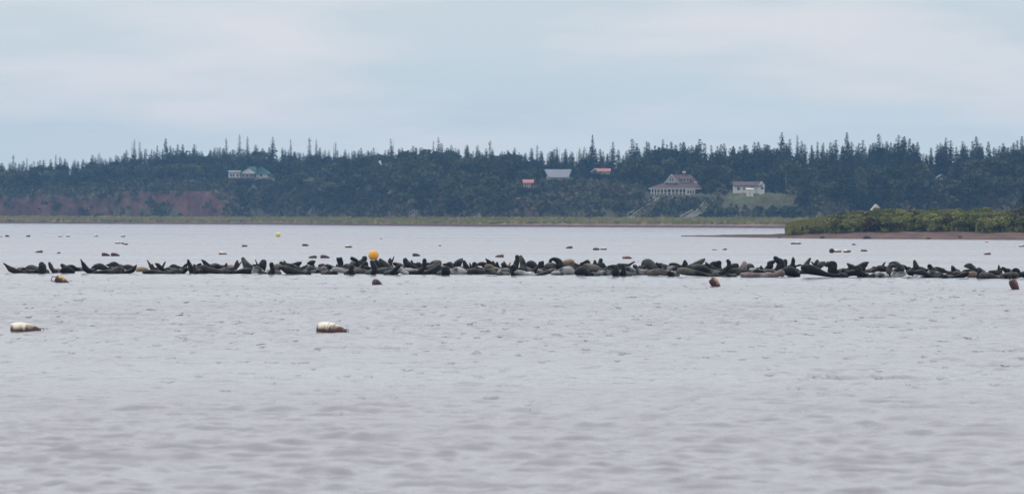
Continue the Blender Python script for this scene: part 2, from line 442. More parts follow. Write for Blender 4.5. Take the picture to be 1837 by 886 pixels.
def proto_tree(kind, i):
    root = bpy.data.objects.new('spruce_tree' if kind == 's' else 'broadleaf_tree', None)
    crown = bpy.data.objects.new('crown', spr_me[i] if kind == 's' else brd_me[i])
    trunk = bpy.data.objects.new('trunk', spr_trunk if kind == 's' else brd_trunk[i % 3])
    return root, [trunk, crown]
PS = [proto_tree('s', i) for i in range(len(spr_me))]
PB = [proto_tree('b', i) for i in range(len(brd_me))]
def put_tree(kind, i, u, t, H, label, group, wide=1.0, D=None, base=None):
    D = D0(u) + t if D is None else D
    z = float(hill_z(u, t)) if base is None else base
    root, kids = (PS if kind == 's' else PB)[i]
    c = copy_tree(root, kids, (float(X_at(u, D)), float(D), z - .2), random.uniform(0, 6.3), (H * wide, H * wide, H))
    tag(c, label, 'tree', group)
    return c

# views of the houses that no nearer tree may cover: x0, x1, y0, y1, t
CLEAR = [(407, 486, 297, 318, 110), (936, 960, 320, 333, 100), (976, 1027, 301, 318, 152), (1058, 1098, 299, 308, 178),
         (1162, 1277, 305, 350, 112), (1314, 1374, 324, 350, 116), (1300, 1425, 350, 366, 114), (1682, 1699, 312, 319, 150)]
def ytop(u, t, H):
    D = D0(u) + t
    return float(yh(u) - (hill_z(u, t) + H - 2) * F / D)
def allowed(u, t, H, halfw):
    D = D0(u) + t; hw = halfw * F / D
    y1 = ytop(u, t, H); y0 = ytop(u, t, 0)
    for a, b, c, d, th in CLEAR:
        if t < th + 8 and u + hw > a and u - hw < b and y1 < d and y0 > c: return False
    return True
RX = [-900, 0, 60, 130, 190, 225, 300, 400, 500, 560, 650, 780, 880, 940, 1000, 1060, 1130, 1200, 1300, 1400, 1520, 1600, 1640, 1656, 1675, 1700, 1837, 2800]
RY = [290, 291, 292, 290, 281, 272, 268, 266, 270, 274, 269, 267, 270, 276, 274, 270, 267, 262, 262, 260, 259, 256, 262, 279, 268, 260, 258, 258]
def ridge(u): return np.interp(u, RX, RY)

# landmark spruces with their own labels: x, top y, variant, label
tall = [(23, 277, 3, 'thin wind-bent spruce at the far left end of the ridge'),
        (48, 283, 6, 'thin spruce with a tufted tip, near the far left of the ridge'),
        (99, 277, 5, 'spiky dark spruce on the low left ridge, between shorter rounded tops'),
        (236, 250, 2, 'broad ragged spruce, leftmost tall one where the ridge begins to rise'),
        (250, 255, 6, 'half-bare spruce close to the right of the leftmost tall ragged spruce'),
        (298, 248, 0, 'full conical spruce standing alone above the ridge, left of the green-roofed house'),
        (281, 261, 1, 'small pale spruce just left of the full conical one'),
        (317, 259, 4, 'dark pointed spruce just right of the full conical one'),
        (406, 247, 3, 'very thin spruce with a tufted tip rising above the green-roofed house'),
        (430, 241, 2, 'tallest narrow dark spruce above the green-roofed house'),
        (443, 245, 5, 'ragged spruce just right of the tallest one above the green-roofed house'),
        (489, 245, 0, 'dense tall spruce right of the green-roofed house, tip against the sky'),
        (521, 250, 6, 'thin pale spruce right of the dense tall one'),
        (555, 246, 3, 'bare-stemmed spruce with a small tuft, left one of a thin pair'),
        (567, 250, 6, 'bare-stemmed spruce with a small tuft, right one of a thin pair'),
        (598, 254, 2, 'spruce with a round flagged top standing apart above the low treeline'),
        (705, 248, 2, 'spruce with a lumpy flagged top above the orange ball buoy'),
        (777, 253, 6, 'thin tufted spruce left of the tall ragged one in mid ridge'),
        (786, 246, 5, 'tall ragged spruce in the middle of the ridge'),
        (878, 251, 3, 'thin ragged spruce above the dip in mid ridge'),
        (1062, 242, 1, 'tallest slender spruce above the red-roofed building'),
        (1099, 254, 0, 'pointed spruce right of the tallest slender one'),
        (1136, 249, 4, 'bushy dark spruce left of the veranda house ridge'),
        (1188, 250, 1, 'dark spruce pair-mate above the left eave of the veranda house'),
        (1402, 237, 7, 'broad spruce with a thin spire, right of the white cabin'),
        (1430, 242, 6, 'thin-topped spruce right of the broad spired one'),
        (1520, 237, 0, 'tall pointed spruce left of the grassy point, highest on that side'),
        (1578, 240, 4, 'tall dark spruce above the small pale roof on the grassy point'),
        (1630, 248, 4, 'wide blunt spruce at the left lip of the gap in the treeline'),
        (1695, 247, 7, 'first tall spruce right of the gap in the treeline'),
        (1751, 244, 4, 'broad dark spruce on the right, tip above its neighbours'),
        (1834, 244, 0, 'tall spruce cut by the right edge of the picture')]
for x, y, v, lab in tall:
    t = 172 if allowed(x, 172, 12, 1.8) else 195; D = D0(x) + t
    Hh = (yh(x) - y) * D / F + 2 - float(hill_z(x, t)) + .2
    put_tree('s', v, x, t, float(Hh), lab, 'tall spruces on the ridge', wide=.95)
count_s = len(tall)
# skyline row
zone_s = [(0, 200, 'low left end of the ridge'), (200, 420, 'ridge left of the green-roofed house'), (420, 620, 'ridge right of the green-roofed house'),
          (620, 940, 'middle of the ridge'), (940, 1160, 'ridge above the grey and red roofs'), (1160, 1400, 'ridge above the veranda house and white cabin'),
          (1400, 1655, 'ridge left of the gap in the treeline'), (1655, 1900, 'ridge right of the gap in the treeline')]
LM = [(60, 'at the far left'), (120, 'on the low left ridge'), (200, 'where the left ridge starts rising'), (243, 'by the leftmost ragged spruce'), (300, 'left of the lone conical spruce'),
      (350, 'right of the lone conical spruce'), (405, 'left of the green-roofed house'), (450, 'above the green-roofed house'), (488, 'just right of the green-roofed house'), (545, 'between dense tall spruce and thin pair'),
      (600, 'between thin pair and flagged spruce'), (655, 'left above the orange ball buoy'), (705, 'above the orange ball buoy'), (770, 'left of the mid-ridge ragged spruce'), (820, 'right of the mid-ridge ragged spruce'),
      (880, 'above the twin mid-line seals'), (935, 'left of the small red shed'), (978, 'above the small red shed'), (1028, 'above the blue grey roof'), (1062, 'left of the tallest slender spruce'),
      (1100, 'above the long red roof'), (1140, 'right of the long red roof'), (1180, 'above the veranda house left eave'), (1230, 'above the veranda house gable'), (1290, 'above the veranda house annex'),
      (1320, 'just left of the white cabin'), (1375, 'above the white cabin'), (1425, 'above the lawn end'), (1475, 'right of the lawn'), (1525, 'left of the pale hut roof'), (1578, 'above the pale hut roof'),
      (1632, 'left of the treeline gap'), (1695, 'right of the treeline gap'), (1751, 'above the hidden grey house'), (1800, 'left of the right edge'), (3000, 'at the right edge')]
def zone_of(u):
    return next(n_ for lim, n_ in LM if u < lim)
pending = {}
def later(o, base, u):
    pending.setdefault(base, []).append((u, o))
ORDN = ['leftmost', 'second', 'third', 'fourth', 'fifth', 'sixth', 'seventh', 'eighth', 'ninth', 'tenth', 'eleventh', 'twelfth']
def settle():
    for base, lst in pending.items():
        lst.sort(key=lambda q: q[0])
        for i, (u, o) in enumerate(lst):
            o['label'] = base if len(lst) == 1 else (ORDN[min(i, 11)] + ' ' if i < len(lst) - 1 or len(lst) > 12 else 'rightmost ') + base
    pending.clear()
u = -6.0
while u < 1845:
    u += random.choice([random.uniform(3, 6), random.uniform(7, 14)])
    if any(abs(u - q[0]) < 4 for q in tall): continue
    t = random.uniform(150, 190)
    if not allowed(u, t, 12, 1.8): t = random.uniform(192, 205)
    right = u > 1160
    sp = random.random()
    yt = ridge(u) + 5 * float(noise2(u * .05, u * 0, 51)) + random.triangular(-13, 6, -2) - (5 if sp > .9 else 0)
    v = random.choice([0, 1, 7, 4, 1, 0] if right else [2, 5, 4, 0, 0, 4, 7, 7])
    if not right and sp > .88: v = random.choice([3, 6])
    D = D0(u) + t
    Hh = float((yh(u) - yt) * D / F + 2 - hill_z(u, t))
    o = put_tree('s', v, u, t, max(5, Hh), None, 'spruces along the skyline', wide=random.uniform(1.0, 1.45))
    later(o, ('thin tufted' if v in (3, 6, 2) else 'bushy' if v in (4, 7) else 'pointed') + ' skyline spruce ' + zone_of(u), u)
    count_s += 1
# spruces lower down the slope
tries = 0
while count_s < 292 and tries < 3000:
    tries += 1
    u = random.choice([random.uniform(-5, 440), random.uniform(430, 900), random.uniform(1380, 1845), random.uniform(1380, 1845), random.uniform(900, 1400)])
    t = random.uniform(88, 150)
    if u < 420: t = random.uniform(110, 150)
    if 900 < u < 1430: t = random.uniform(128, 155)
    if u > 1440: t = random.uniform(68, 145)
    Hh = random.uniform(7, 12) if u > 1400 else random.uniform(6, 10)
    top = ytop(u, t, Hh)
    if top < ridge(u) + 8: continue
    if not allowed(u, t, Hh, .14 * Hh): continue
    o = put_tree('s', random.choice([0, 1, 4, 7]), u, t, Hh, None, 'spruces on the slope', wide=random.uniform(.9, 1.2))
    later(o, ('lower' if t < 90 else 'middle' if t < 120 else 'upper') + ' slope dark spruce, ' + zone_of(u), u)
    count_s += 1
# broadleaf trees on the slope
cb = 0; tries = 0
while cb < 190 and tries < 5000:
    tries += 1
    u = random.uniform(-10, 1845)
    if 430 < u < 930: t = random.uniform(64, 150); Hh = random.uniform(5, 8.5)
    elif u <= 430: t = random.uniform(104, 150); Hh = random.uniform(3.5, 6.5)
    elif u < 1430: t = random.uniform(118, 158); Hh = random.uniform(4, 8)
    else: t = random.uniform(70, 150); Hh = random.uniform(4, 7)
    if random.random() < .45 and not 430 < u < 930: continue
    if not allowed(u, t, Hh, .42 * Hh): continue
    if ytop(u, t, Hh) < ridge(u) + 8: continue
    o = put_tree('b', random.randrange(5), u, t, Hh, None, 'broadleaf trees on the slope', wide=random.uniform(1.0, 1.4))
    later(o, ('lower' if t < 90 else 'middle' if t < 120 else 'upper') + ' slope rounded leafy tree, ' + zone_of(u), u)
    cb += 1
settle()
# pale dead trunks
dt = MB(); dt.tube([(0, 0, -.3), (.1, 0, 3), (.05, 0, 6), (.2, 0, 8.4)], [.14, .11, .08, .03], 6)
for sgn, z in ((1, 4.2), (-1, 5.1), (1, 6.3), (-1, 7)): dt.tube([(.06, 0, z), (.06 + sgn * .8, .1, z + .5)], [.06, .02], 5)
dme = dt.mesh('dead_tree', M['dead'])
for x, y, t, h, lab in ((1409, 352, 122, .75, 'bare pale trunk behind the lawn, right of the white cabin'), (497, 352, 88, .0, ''), (423, 356, 80, .45, 'short bare pale trunk in the trees below the green-roofed house'),
                        (1463, 338, 100, .8, 'bare pale trunk among dark spruces right of the lawn'), (1283, 300, 150, .8, 'tall bare pale trunk between the veranda house and white cabin'),
                        (667, 380, 66, .55, 'bare pale trunk at the foot of the wooded slope'), (360, 335, 92, .3, 'small bare pale stump on the clearing above the red cliff')):
    if h <= 0: continue
    o = link('dead_tree', dme); D = float(D0(x) + t)
    o.location = (float(X_at(x, D)), D, float(hill_z(x, t))); o.scale = (h, h, h); o.rotation_euler = (0, 0, random.uniform(-.5, .5))
    tag(o, lab, 'dead tree', 'bare pale trunks on the slope')

# the rest of the wood as one mass
Vs, Fs, n0 = [], [], 0
def add_mass(V, Fq, x, y, z, s, rz, wide=1.0):
    global n0
    c, sn = math.cos(rz), math.sin(rz)
    P = V * np.array([s * wide, s * wide, s])
    P = np.stack([P[:, 0] * c - P[:, 1] * sn + x, P[:, 0] * sn + P[:, 1] * c + y, P[:, 2] + z], 1)
    Vs.append(P.astype(np.float32)); Fs.append(Fq + n0); n0 += len(P)
i = 0; k = 0
while k < 760 and i < 9000:
    i += 1
    u = random.uniform(-60, 1890); t = random.uniform(64, 230)
    if u < 430 and t < 104: continue
    if 430 <= u < 900 and t < 66: continue
    if 900 <= u < 1430 and t < 124: continue
    far = t > 150
    Hh = random.uniform(7, 10) if far else random.uniform(4, 8)
    top = ytop(u, t, Hh)
    lim = ridge(u) + 4 * float(noise2(u * .05, u * 0, 51)) + random.uniform(-5, 8)
    if top < lim:
        Hh -= (lim - top) * (D0(u) + t) / F
        if Hh < 3.5: continue
    isb = random.random() < (.6 if not far else .08)
    for _ in range(5):
        if allowed(u, t, Hh, (.42 if isb else .2) * Hh): break
        Hh *= .8
    else: continue
    if Hh < 1.8: continue
    D = float(D0(u) + t)
    V, Fq = random.choice(BRD) if isb else random.choice([SPR[0], SPR[1], SPR[4], SPR[7]])
    add_mass(V, Fq, float(X_at(u, D)), D, float(hill_z(u, t)) - .3, float(Hh), random.uniform(0, 6.3), random.uniform(1.0, 1.35))
    k += 1
def hedge(u0, u1, t, yt, isb=True):
    u = u0
    while u < u1:
        D = float(D0(u) + t); Hh = (yh(u) - yt - random.uniform(-1.2, 1.5)) * D / F + 2 - float(hill_z(u, t))
        if Hh > 1:
            V, Fq = random.choice(BRD if isb else [SPR[0], SPR[4]])
            add_mass(V, Fq, float(X_at(u, D)), D, float(hill_z(u, t)) - .3, float(Hh), random.uniform(0, 6.3), random.uniform(.9, 1.2) if Hh > 3 else 1.5)
        u += random.uniform(4, 7)
hedge(1054, 1104, 166, 308.2); hedge(974, 1032, 142, 318.5); hedge(930, 964, 93, 334.5); hedge(430, 492, 102, 319.5); hedge(403, 430, 102, 318); hedge(1250, 1302, 105, 351); hedge(1676, 1706, 142, 319.5)
hedge(1160, 1250, 100, 351.5); hedge(1357, 1378, 106, 353); hedge(1392, 1410, 110, 349)
# side screens of wood outside the frame, sparser
for i in range(160):
    u = random.choice([random.uniform(-900, -60), random.uniform(1890, 2800)]); t = random.uniform(70, 200)
    D = float(D0(u) + t); V, Fq = random.choice([SPR[0], SPR[4], BRD[0], BRD[2]])
    add_mass(V, Fq, float(X_at(u, D)), D, float(hill_z(u, t)) - .3, random.uniform(7, 11), random.uniform(0, 6), 1.2)
tag(link('forest', mesh_np('forest', np.concatenate(Vs), np.concatenate(Fs), M['forest'])), 'dense dark mixed wood covering the ridge and upper slope', 'forest', kind='stuff')

# brush on the bank and the open slope
STL = [(774, 364, 738, 389), (1180, 360, 1131, 391), (1273, 366, 1226, 395)]
def near_stair(u, t, z):
    y = yh(u) - (z + .8 - 2) * F / (D0(u) + t)
    for a, b, c, d in STL:
        if min(a, c) - 5 < u < max(a, c) + 5:
            yl = b + (d - b) * (u - a) / (c - a)
            if abs(y - yl) < 8: return True
    return False
def clumps(n, ufun, leaf, hfun, per=14, seed=0):
    r = np.random.default_rng(seed)
    P = []; S = []
    c = 0; tr = 0
    while c < n and tr < n * 6:
        tr += 1
        u, t = ufun(r)
        if lawn(u, t): continue
        rd_ = redness(np.array(u), np.array(t))
        if rd_ > 0 and r.random() < .93: continue
        h = hfun(u, t, r)
        if not allowed(u, t, h * 1.1, h * .8): continue
        D = D0(u) + t; z = float(hill_z(u, t))
        if near_stair(u, t, z): continue
        d = r.normal(size=(per, 3)); d /= np.linalg.norm(d, axis=1)[:, None]; d[:, 2] = np.abs(d[:, 2])
        p = np.array([X_at(u, D), D, z]) + d * np.array([h * .75, h * .75, h]) * r.uniform(.4, 1.05, (per, 1))
        P.append(p); S.append(np.full(per, leaf * h) * r.uniform(.6, 1.4, per)); c += 1
    P = np.concatenate(P); S = np.concatenate(S)
    a, b = rand_frames(len(P), r)
    return quads_at(P, a, b, S)
def uf(r):
    q = r.random()
    if q < .35: return r.uniform(880, 1450), r.uniform(60, 126)
    if q < .62: return r.uniform(-60, 435), r.uniform(58, 106)
    if q < .8: return r.uniform(1400, 1890), r.uniform(60, 100)
    return r.uniform(430, 900), r.uniform(60, 90)
V, Fq = clumps(5200, uf, .2, lambda u, t, r: r.uniform(.7, 2.3) if t > 64 else r.uniform(.4, 1.2), 16, 5)
tag(link('undergrowth', mesh_np('undergrowth', V, Fq, M['brush'])), 'low mixed brush covering the bank below the houses and above the red cliff', 'undergrowth', kind='stuff')
# marsh grass tufts
r = np.random.default_rng(8)
n = 15000
uu = r.uniform(-150, 1500, n); tt = np.interp(uu, [0, 900, 1400], [3.5, 5, 9]) + 52 * r.random(n) ** 1.6
DDg = D0(uu) + tt
base = np.stack([X_at(uu, DDg), DDg, hill_z(uu, tt) - .05], 1)
h = r.uniform(.25, .75, n); wd = r.uniform(.5, 1.3, n)
an = r.normal(0, .5, n); dx = np.stack([np.cos(an), np.sin(an), 0 * an], 1) * wd[:, None] * .5
upv = np.stack([r.normal(0, .2, n), r.normal(0, .2, n), h], 1)
V = np.stack([base - dx, base + dx, base + dx * .7 + upv, base - dx * .8 + upv * .8], 1).reshape(-1, 3)
tag(link('marsh_grass', mesh_np('marsh_grass', V, np.arange(4 * n).reshape(-1, 4), M['grassy'])), 'yellow green salt marsh grass along the far shoreline', 'grass', kind='stuff')

# ------------------------------------------------------------------ buildings
M['white'] = mat('white_siding', (.74, .71, .65), (.62, .60, .55), .7, 1.5, .3, vec=(1, 1, 6))
M['cream'] = mat('cream_siding', (.62, .56, .50), (.55, .49, .43), .7, 1.5)
M['teal'] = mat('green_metal_roof', (.13, .30, .28), (.10, .25, .24), .5, 1.0)
M['redroof'] = mat('brown_red_shingle', (.115, .072, .068), (.085, .056, .054), .85, 3)
M['pinkroof'] = mat('faded_red_roof', (.42, .19, .16), (.33, .14, .12), .8, 1.2)
M['greyroof'] = mat('grey_metal_roof', (.19, .205, .24), (.16, .17, .205), .5, 1)
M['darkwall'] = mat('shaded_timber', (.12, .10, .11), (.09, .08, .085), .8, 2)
M['barnred'] = mat('barn_red', (.28, .06, .05), (.22, .05, .04), .8, 2)
M['glass'] = mat('window_glass', (.03, .035, .045), (.05, .055, .065), .15, 1, .5)
M['brick'] = mat('chimney_brick', (.3, .14, .11), (.22, .1, .08), .85, 6)
M['timber'] = mat('grey_timber', (.45, .42, .39), (.33, .31, .29), .85, 3)

class HB:
    """local builder in metres; pixel helper px(x), pz(y) about an origin pixel"""
    def __init__(s, name, x0, y0, t, label, cat, group=None):
        s.D = float(D0(x0) + t); s.k = s.D / F; s.x0 = x0; s.y0 = y0
        p = at(x0, y0, s.D); s.root = empty(name, p); tag(s.root, label, cat, group)
        s.gz = float(hill_z(x0, t)) - p.z - 1.0
    def px(s, x): return (x - s.x0) * s.k
    def pz(s, y): return (s.y0 - y) * s.k
    def box(s, name, m, x0, x1, y0, y1, d0, d1, parent=None):
        b = MB(); b.box(s.px(x0), s.px(x1), d0, d1, s.pz(y1), s.pz(y0)); return b.build(name, m, parent or s.root)
    def prism(s, name, m, prof, d0, d1, parent=None):
        b = MB(); b.prism([(s.px(x), s.pz(y)) for x, y in prof], d0, d1); return b.build(name, m, parent or s.root)
    def window(s, x0, x1, y0, y1, d, frame=True):
        b = MB(); e = .1
        a0, a1, z0, z1 = s.px(x0), s.px(x1), s.pz(y1), s.pz(y0)
        b.box(a0 - e, a0, d - .06, d + .05, z0 - e, z1 + e); b.box(a1, a1 + e, d - .06, d + .05, z0 - e, z1 + e)
        b.box(a0, a1, d - .06, d + .05, z1, z1 + e); b.box(a0, a1, d - .06, d + .05, z0 - e, z0)
        w_ = b.build('window', M['white'], s.root)
        g = MB(); g.box(a0, a1, d - .02, d + .04, z0, z1); g.build('pane', M['glass'], w_)
        return w_

# veranda house
h = HB('veranda_house', 1210, 352, 112, 'large house with red brown hip roof, front gable and wraparound veranda on white posts', 'house')
h.box('wall', M['darkwall'], 1176, 1252, 338.6, 358, 2.4, 9)  # veranda shade put into the dark wall colour, so the posts stand out
h.box('deck', M['timber'], 1166, 1257, 349, 350.5, -.2, 2.35)
b = MB()
o_ = [(h.px(1163), -.5), (h.px(1260), -.5), (h.px(1260), 11.5), (h.px(1163), 11.5)]
i_ = [(h.px(1193), 3.2), (h.px(1251), 3.2), (h.px(1251), 8.5), (h.px(1193), 8.5)]
b.poly([(x, y, h.pz(338)) for x, y in o_] + [(x, y, h.pz(327.5)) for x, y in i_], [(0, 1, 5, 4), (1, 2, 6, 5), (2, 3, 7, 6), (3, 0, 4, 7), (3, 2, 1, 0), (4, 5, 6, 7)])
vr = b.build('veranda_roof', M['redroof'], h.root)
h.box('fascia', M['white'], 1163, 1260, 338.1, 339.3, -.52, -.40, vr)
for x in (1168, 1173, 1178, 1184, 1190, 1197, 1204, 1211, 1218, 1224, 1230):
    h.box('post', M['white'], x - .85, x + .85, 339.3, 350, -.4, -.15)
h.box('railing', M['white'], 1168, 1230, 345.8, 346.6, -.3, -.22)
h.box('porch_room', M['white'], 1231.5, 1247, 339.3, 353, -.3, 2.38)
for x in (1233, 1237.5, 1242): h.window(x, x + 3, 341.5, 347.5, -.31)
for x in (1181, 1193, 1206): h.window(x, x + 4.5, 341.5, 347, 2.39)
h.box('door', M['white'], 1214, 1219, 340.5, 349, 2.3, 2.4)
# gable front and main roof
h.prism('gable_wall', M['white'], [(1195, 328), (1205, 316), (1215, 328)], 2.6, 3.6)
h.window(1202.6, 1204.4, 321, 326, 2.59); h.window(1206.2, 1208, 321, 326, 2.59)
b = MB()
for sx, e in ((-1, 1192.3), (1, 1217.7)):
    b.prism([(h.px(1205), h.pz(313)), (h.px(e), h.pz(328.4)), (h.px(e + sx * -1.6), h.pz(329)), (h.px(1205), h.pz(315.4))], 2.2, 6.3)
b.build('gable_roof', M['redroof'], h.root)
b = MB()
for sx, e in ((-1, 1191.6), (1, 1218.4)):
    b.prism([(h.px(1205), h.pz(312.2)), (h.px(e), h.pz(328.6)), (h.px(e - sx * 1.6), h.pz(328.8)), (h.px(1205), h.pz(314.6))], 2.05, 2.18)
b.build('bargeboard', M['white'], h.root)
b = MB()
b.poly([(h.px(1196), 3.0, h.pz(328)), (h.px(1254), 3.0, h.pz(328)), (h.px(1254), 9, h.pz(328)), (h.px(1196), 9, h.pz(328)), (h.px(1204), 6, h.pz(313)), (h.px(1241), 6, h.pz(313))],
       [(0, 1, 5, 4), (2, 3, 4, 5), (1, 2, 5), (3, 0, 4), (3, 2, 1, 0)])
rf = b.build('main_roof', M['redroof'], h.root)
h.box('chimney', M['brick'], 1226.6, 1230.4, 309.8, 317, 5.6, 6.3, rf)
h.box('chimney_cap', M['white'], 1225.6, 1231.4, 306.8, 309.7, 5.5, 6.4, rf)
h.box('dormer_wall', M['white'], 1224.5, 1238, 321.2, 327, 3.35, 5.5)
h.window(1226.5, 1230.5, 322.6, 325.6, 3.34); h.window(1232.5, 1236.5, 322.6, 325.6, 3.34)
b = MB(); b.prismx([(3.0, h.pz(321.8)), (3.0, h.pz(320.8)), (5.6, h.pz(316.2)), (5.6, h.pz(317.4))], h.px(1221), h.px(1241)); b.build('dormer_roof', M['redroof'], h.root)
h.box('side_dormer', M['white'], 1245.5, 1251, 325.6, 328.4, 3.0, 4.4)
h.box('annex_wall', M['cream'], 1259.5, 1273, 341, 356, 1.5, 7)
b = MB(); b.prismx([(1.0, h.pz(341.3)), (4.2, h.pz(333.5)), (7.5, h.pz(341.3))], h.px(1258.5), h.px(1275)); b.build('annex_roof', M['redroof'], h.root)
h.window(1262, 1269, 343, 348, 1.49)

# white cabin + shed
h = HB('cabin', 1340, 347, 116, 'long low white cabin with brown roof on the green lawn', 'cabin')
h.box('wall', M['white'], 1316.5, 1361.5, 333.5, 347, 0, 6)
h.prism('gable_wall', M['white'], [(1361.5, 350), (1361.5, 333), (1367, 326.8), (1371.5, 333), (1371.5, 350)], -.25, 6)
b = MB(); b.prismx([(-.45, h.pz(334)), (-.45, h.pz(333)), (3, h.pz(325.6)), (6.45, h.pz(333)), (6.45, h.pz(334)), (3, h.pz(326.8))], h.px(1314.8), h.px(1367)); b.build('roof', M['redroof'], h.root)
b = MB()
for sx, e in ((-1, 1360.6), (1, 1372.8)):
    b.prism([(h.px(1367), h.pz(325.2)), (h.px(e), h.pz(333.6)), (h.px(e - sx * 1), h.pz(334.2)), (h.px(1367), h.pz(326.8))], -.5, 6.3)
b.build('gable_roof', M['white'], h.root)
h.window(1322.5, 1327, 336, 341, -.01); h.window(1333.5, 1336, 336, 341, -.01); h.window(1347, 1352, 335.5, 340, -.01); h.window(1365, 1369, 335.5, 340, -.26)
h.box('door', M['cream'], 1355, 1358.5, 335.5, 346, -.03, .02)
h.box('foundation', M['brick'], 1316.8, 1361.2, 347, 356, .05, 6)
h2 = HB('shed', 1345.5, 351, 106, 'small white shed standing on the lawn before the white cabin', 'shed')
h2.box('wall', M['white'], 1339.5, 1351.5, 340, 353, 0, 1.6)
b = MB(); b.prismx([(-.15, h2.pz(340.3)), (-.15, h2.pz(339.5)), (1.8, h2.pz(337.5)), (1.8, h2.pz(338.5))], h2.px(1339), h2.px(1352)); b.build('roof', M['white'], h2.root)
h2.box('door', M['cream'], 1343, 1347.5, 342.5, 352, -.04, .01)

# green-roofed house
h = HB('house', 446, 322, 110, 'house with turquoise green roof and pale front gable among trees on the left slope', 'house')
h.box('wall', M['darkwall'], 432, 459, 311.6, 330, .5, 8)
h.box('side_wall', M['white'], 459, 479.5, 312, 330, 1.2, 8)
h.prism('gable_wall', M['white'], [(431, 311.5), (447, 301.8), (459, 311.5)], 0, .4)
b = MB()
b.prism([(h.px(447), h.pz(299.4)), (h.px(429), h.pz(311.4)), (h.px(430.5), h.pz(311.8)), (h.px(447), h.pz(301.5))], -.2, 8.5)
b.poly([(h.px(447), -.2, h.pz(299.4)), (h.px(459.5), .1, h.pz(299.6)), (h.px(459.5), .1, h.pz(311.7)), (h.px(447), -.2, h.pz(301.4)),
        (h.px(447), 8.5, h.pz(299.4)), (h.px(459.5), 8.5, h.pz(299.6)), (h.px(459.5), 8.5, h.pz(311.7)), (h.px(447), 8.5, h.pz(301.4))],
       [(0, 3, 2, 1), (4, 5, 6, 7), (0, 1, 5, 4), (1, 2, 6, 5), (2, 3, 7, 6), (3, 0, 4, 7)])
b.build('roof', M['teal'], h.root)
b = MB()
b.poly([(h.px(459.6), .6, h.pz(311.7)), (h.px(484), .6, h.pz(311.9)), (h.px(484), 8.4, h.pz(311.7)), (h.px(459.6), 8.4, h.pz(311.7)), (h.px(459.6), 4.5, h.pz(299.8)), (h.px(468), 4.5, h.pz(300))],
       [(0, 1, 5, 4), (2, 3, 4, 5), (1, 2, 5), (3, 0, 4), (3, 2, 1, 0)])
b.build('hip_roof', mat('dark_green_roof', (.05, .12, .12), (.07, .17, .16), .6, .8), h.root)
b = MB(); b.tube([(h.px(467), 4.4, h.pz(299.6)), (h.px(484.3), .5, h.pz(311.6))], [.22, .22], 6); b.build('hip_trim', M['teal'], h.root)
h.box('annex_wall', M['white'], 409.5, 430.6, 309.6, 319, 1, 5)
b = MB(); b.prismx([(.6, h.pz(309.6)), (.6, h.pz(308.9)), (5.2, h.pz(305.8)), (5.2, h.pz(306.8))], h.px(408.5), h.px(430.8)); b.build('annex_roof', M['greyroof'], h.root)
for x in (412.5, 417, 424): h.window(x, x + 3.2, 312.3, 317.5, .99)
for x in (434, 441, 449): h.window(x, x + 4.5, 313, 318, .49)
h.window(466, 470, 313, 317, 1.19)

# red shed
h = HB('red_shed', 948, 335, 100, 'small barn-red shed with faded red roof half hidden by trees', 'shed')
h.box('wall', M['barnred'], 939.5, 956.5, 328, 340, .6, 4)
b = MB(); b.prismx([(-.5, h.pz(328.6)), (-.5, h.pz(328)), (2, h.pz(322)), (4.4, h.pz(328)), (4.4, h.pz(328.6)), (2, h.pz(323))], h.px(937.5), h.px(957.5)); b.build('roof', M['pinkroof'], h.root)
for x in (940, 945, 951.5): h.box('post', M['white'], x - .6, x + .6, 328.6, 336, -.35, -.2)
h.window(942, 944.5, 330, 333, .59); h.box('door', M['white'], 947, 949.6, 329.5, 337, .55, .62)
# grey roof barn
h = HB('barn', 1001, 320, 150, 'barn with a broad blue grey metal roof rising above the trees', 'barn')
h.box('wall', M['cream'], 981, 1022, 317, 326, .6, 9.4)
b = MB()
b.poly([(h.px(984), 0, h.pz(318.2)), (h.px(1020), 0, h.pz(318.2)), (h.px(1026), 5, h.pz(303.6)), (h.px(976.5), 5, h.pz(303.6)),
        (h.px(984), 0, h.pz(319.2)), (h.px(1020), 0, h.pz(319.2)), (h.px(1026), 5.6, h.pz(304.6)), (h.px(976.5), 5.6, h.pz(304.6))],
       [(0, 1, 2, 3), (7, 6, 5, 4), (0, 4, 5, 1), (1, 5, 6, 2), (2, 6, 7, 3), (3, 7, 4, 0)])
b.poly([(h.px(984), 10, h.pz(318.2)), (h.px(1020), 10, h.pz(318.2)), (h.px(1026), 5.61, h.pz(303.8)), (h.px(976.5), 5.61, h.pz(303.8)), (h.px(1000), 7, h.pz(318.2))],
       [(3, 2, 1, 0), (0, 1, 4), (1, 2, 4), (2, 3, 4), (3, 0, 4)])
b.build('roof', M['greyroof'], h.root)
h.box('door', M['white'], 996, 1004, 319, 325.5, .5, .62)
# long red roof
h = HB('long_house', 1079, 311, 176, 'long low building with faded red roof and white left gable, under the tallest slender spruce', 'house')
h.box('wall', M['cream'], 1067, 1095, 307.6, 316, .5, 6)
b = MB(); b.prismx([(0, h.pz(308.2)), (0, h.pz(307.4)), (3.2, h.pz(302)), (6.4, h.pz(307.4)), (6.4, h.pz(308.2)), (3.2, h.pz(303))], h.px(1068), h.px(1096)); b.build('roof', M['pinkroof'], h.root)
b = MB(); b.prism([(h.px(1067), h.pz(302)), (h.px(1059.5), h.pz(308.4)), (h.px(1061), h.pz(308.4)), (h.px(1067), h.pz(303.6)), (h.px(1070), h.pz(305.6)), (h.px(1070), h.pz(303.6))], -.3, 6.6); b.build('gable_trim', M['white'], h.root)
h.prism('gable_wall', M['darkwall'], [(1062, 309), (1067, 304), (1070, 306), (1070, 316), (1062, 316)], -.1, 6.3)
h.window(1075, 1079, 308.8, 311, .49)
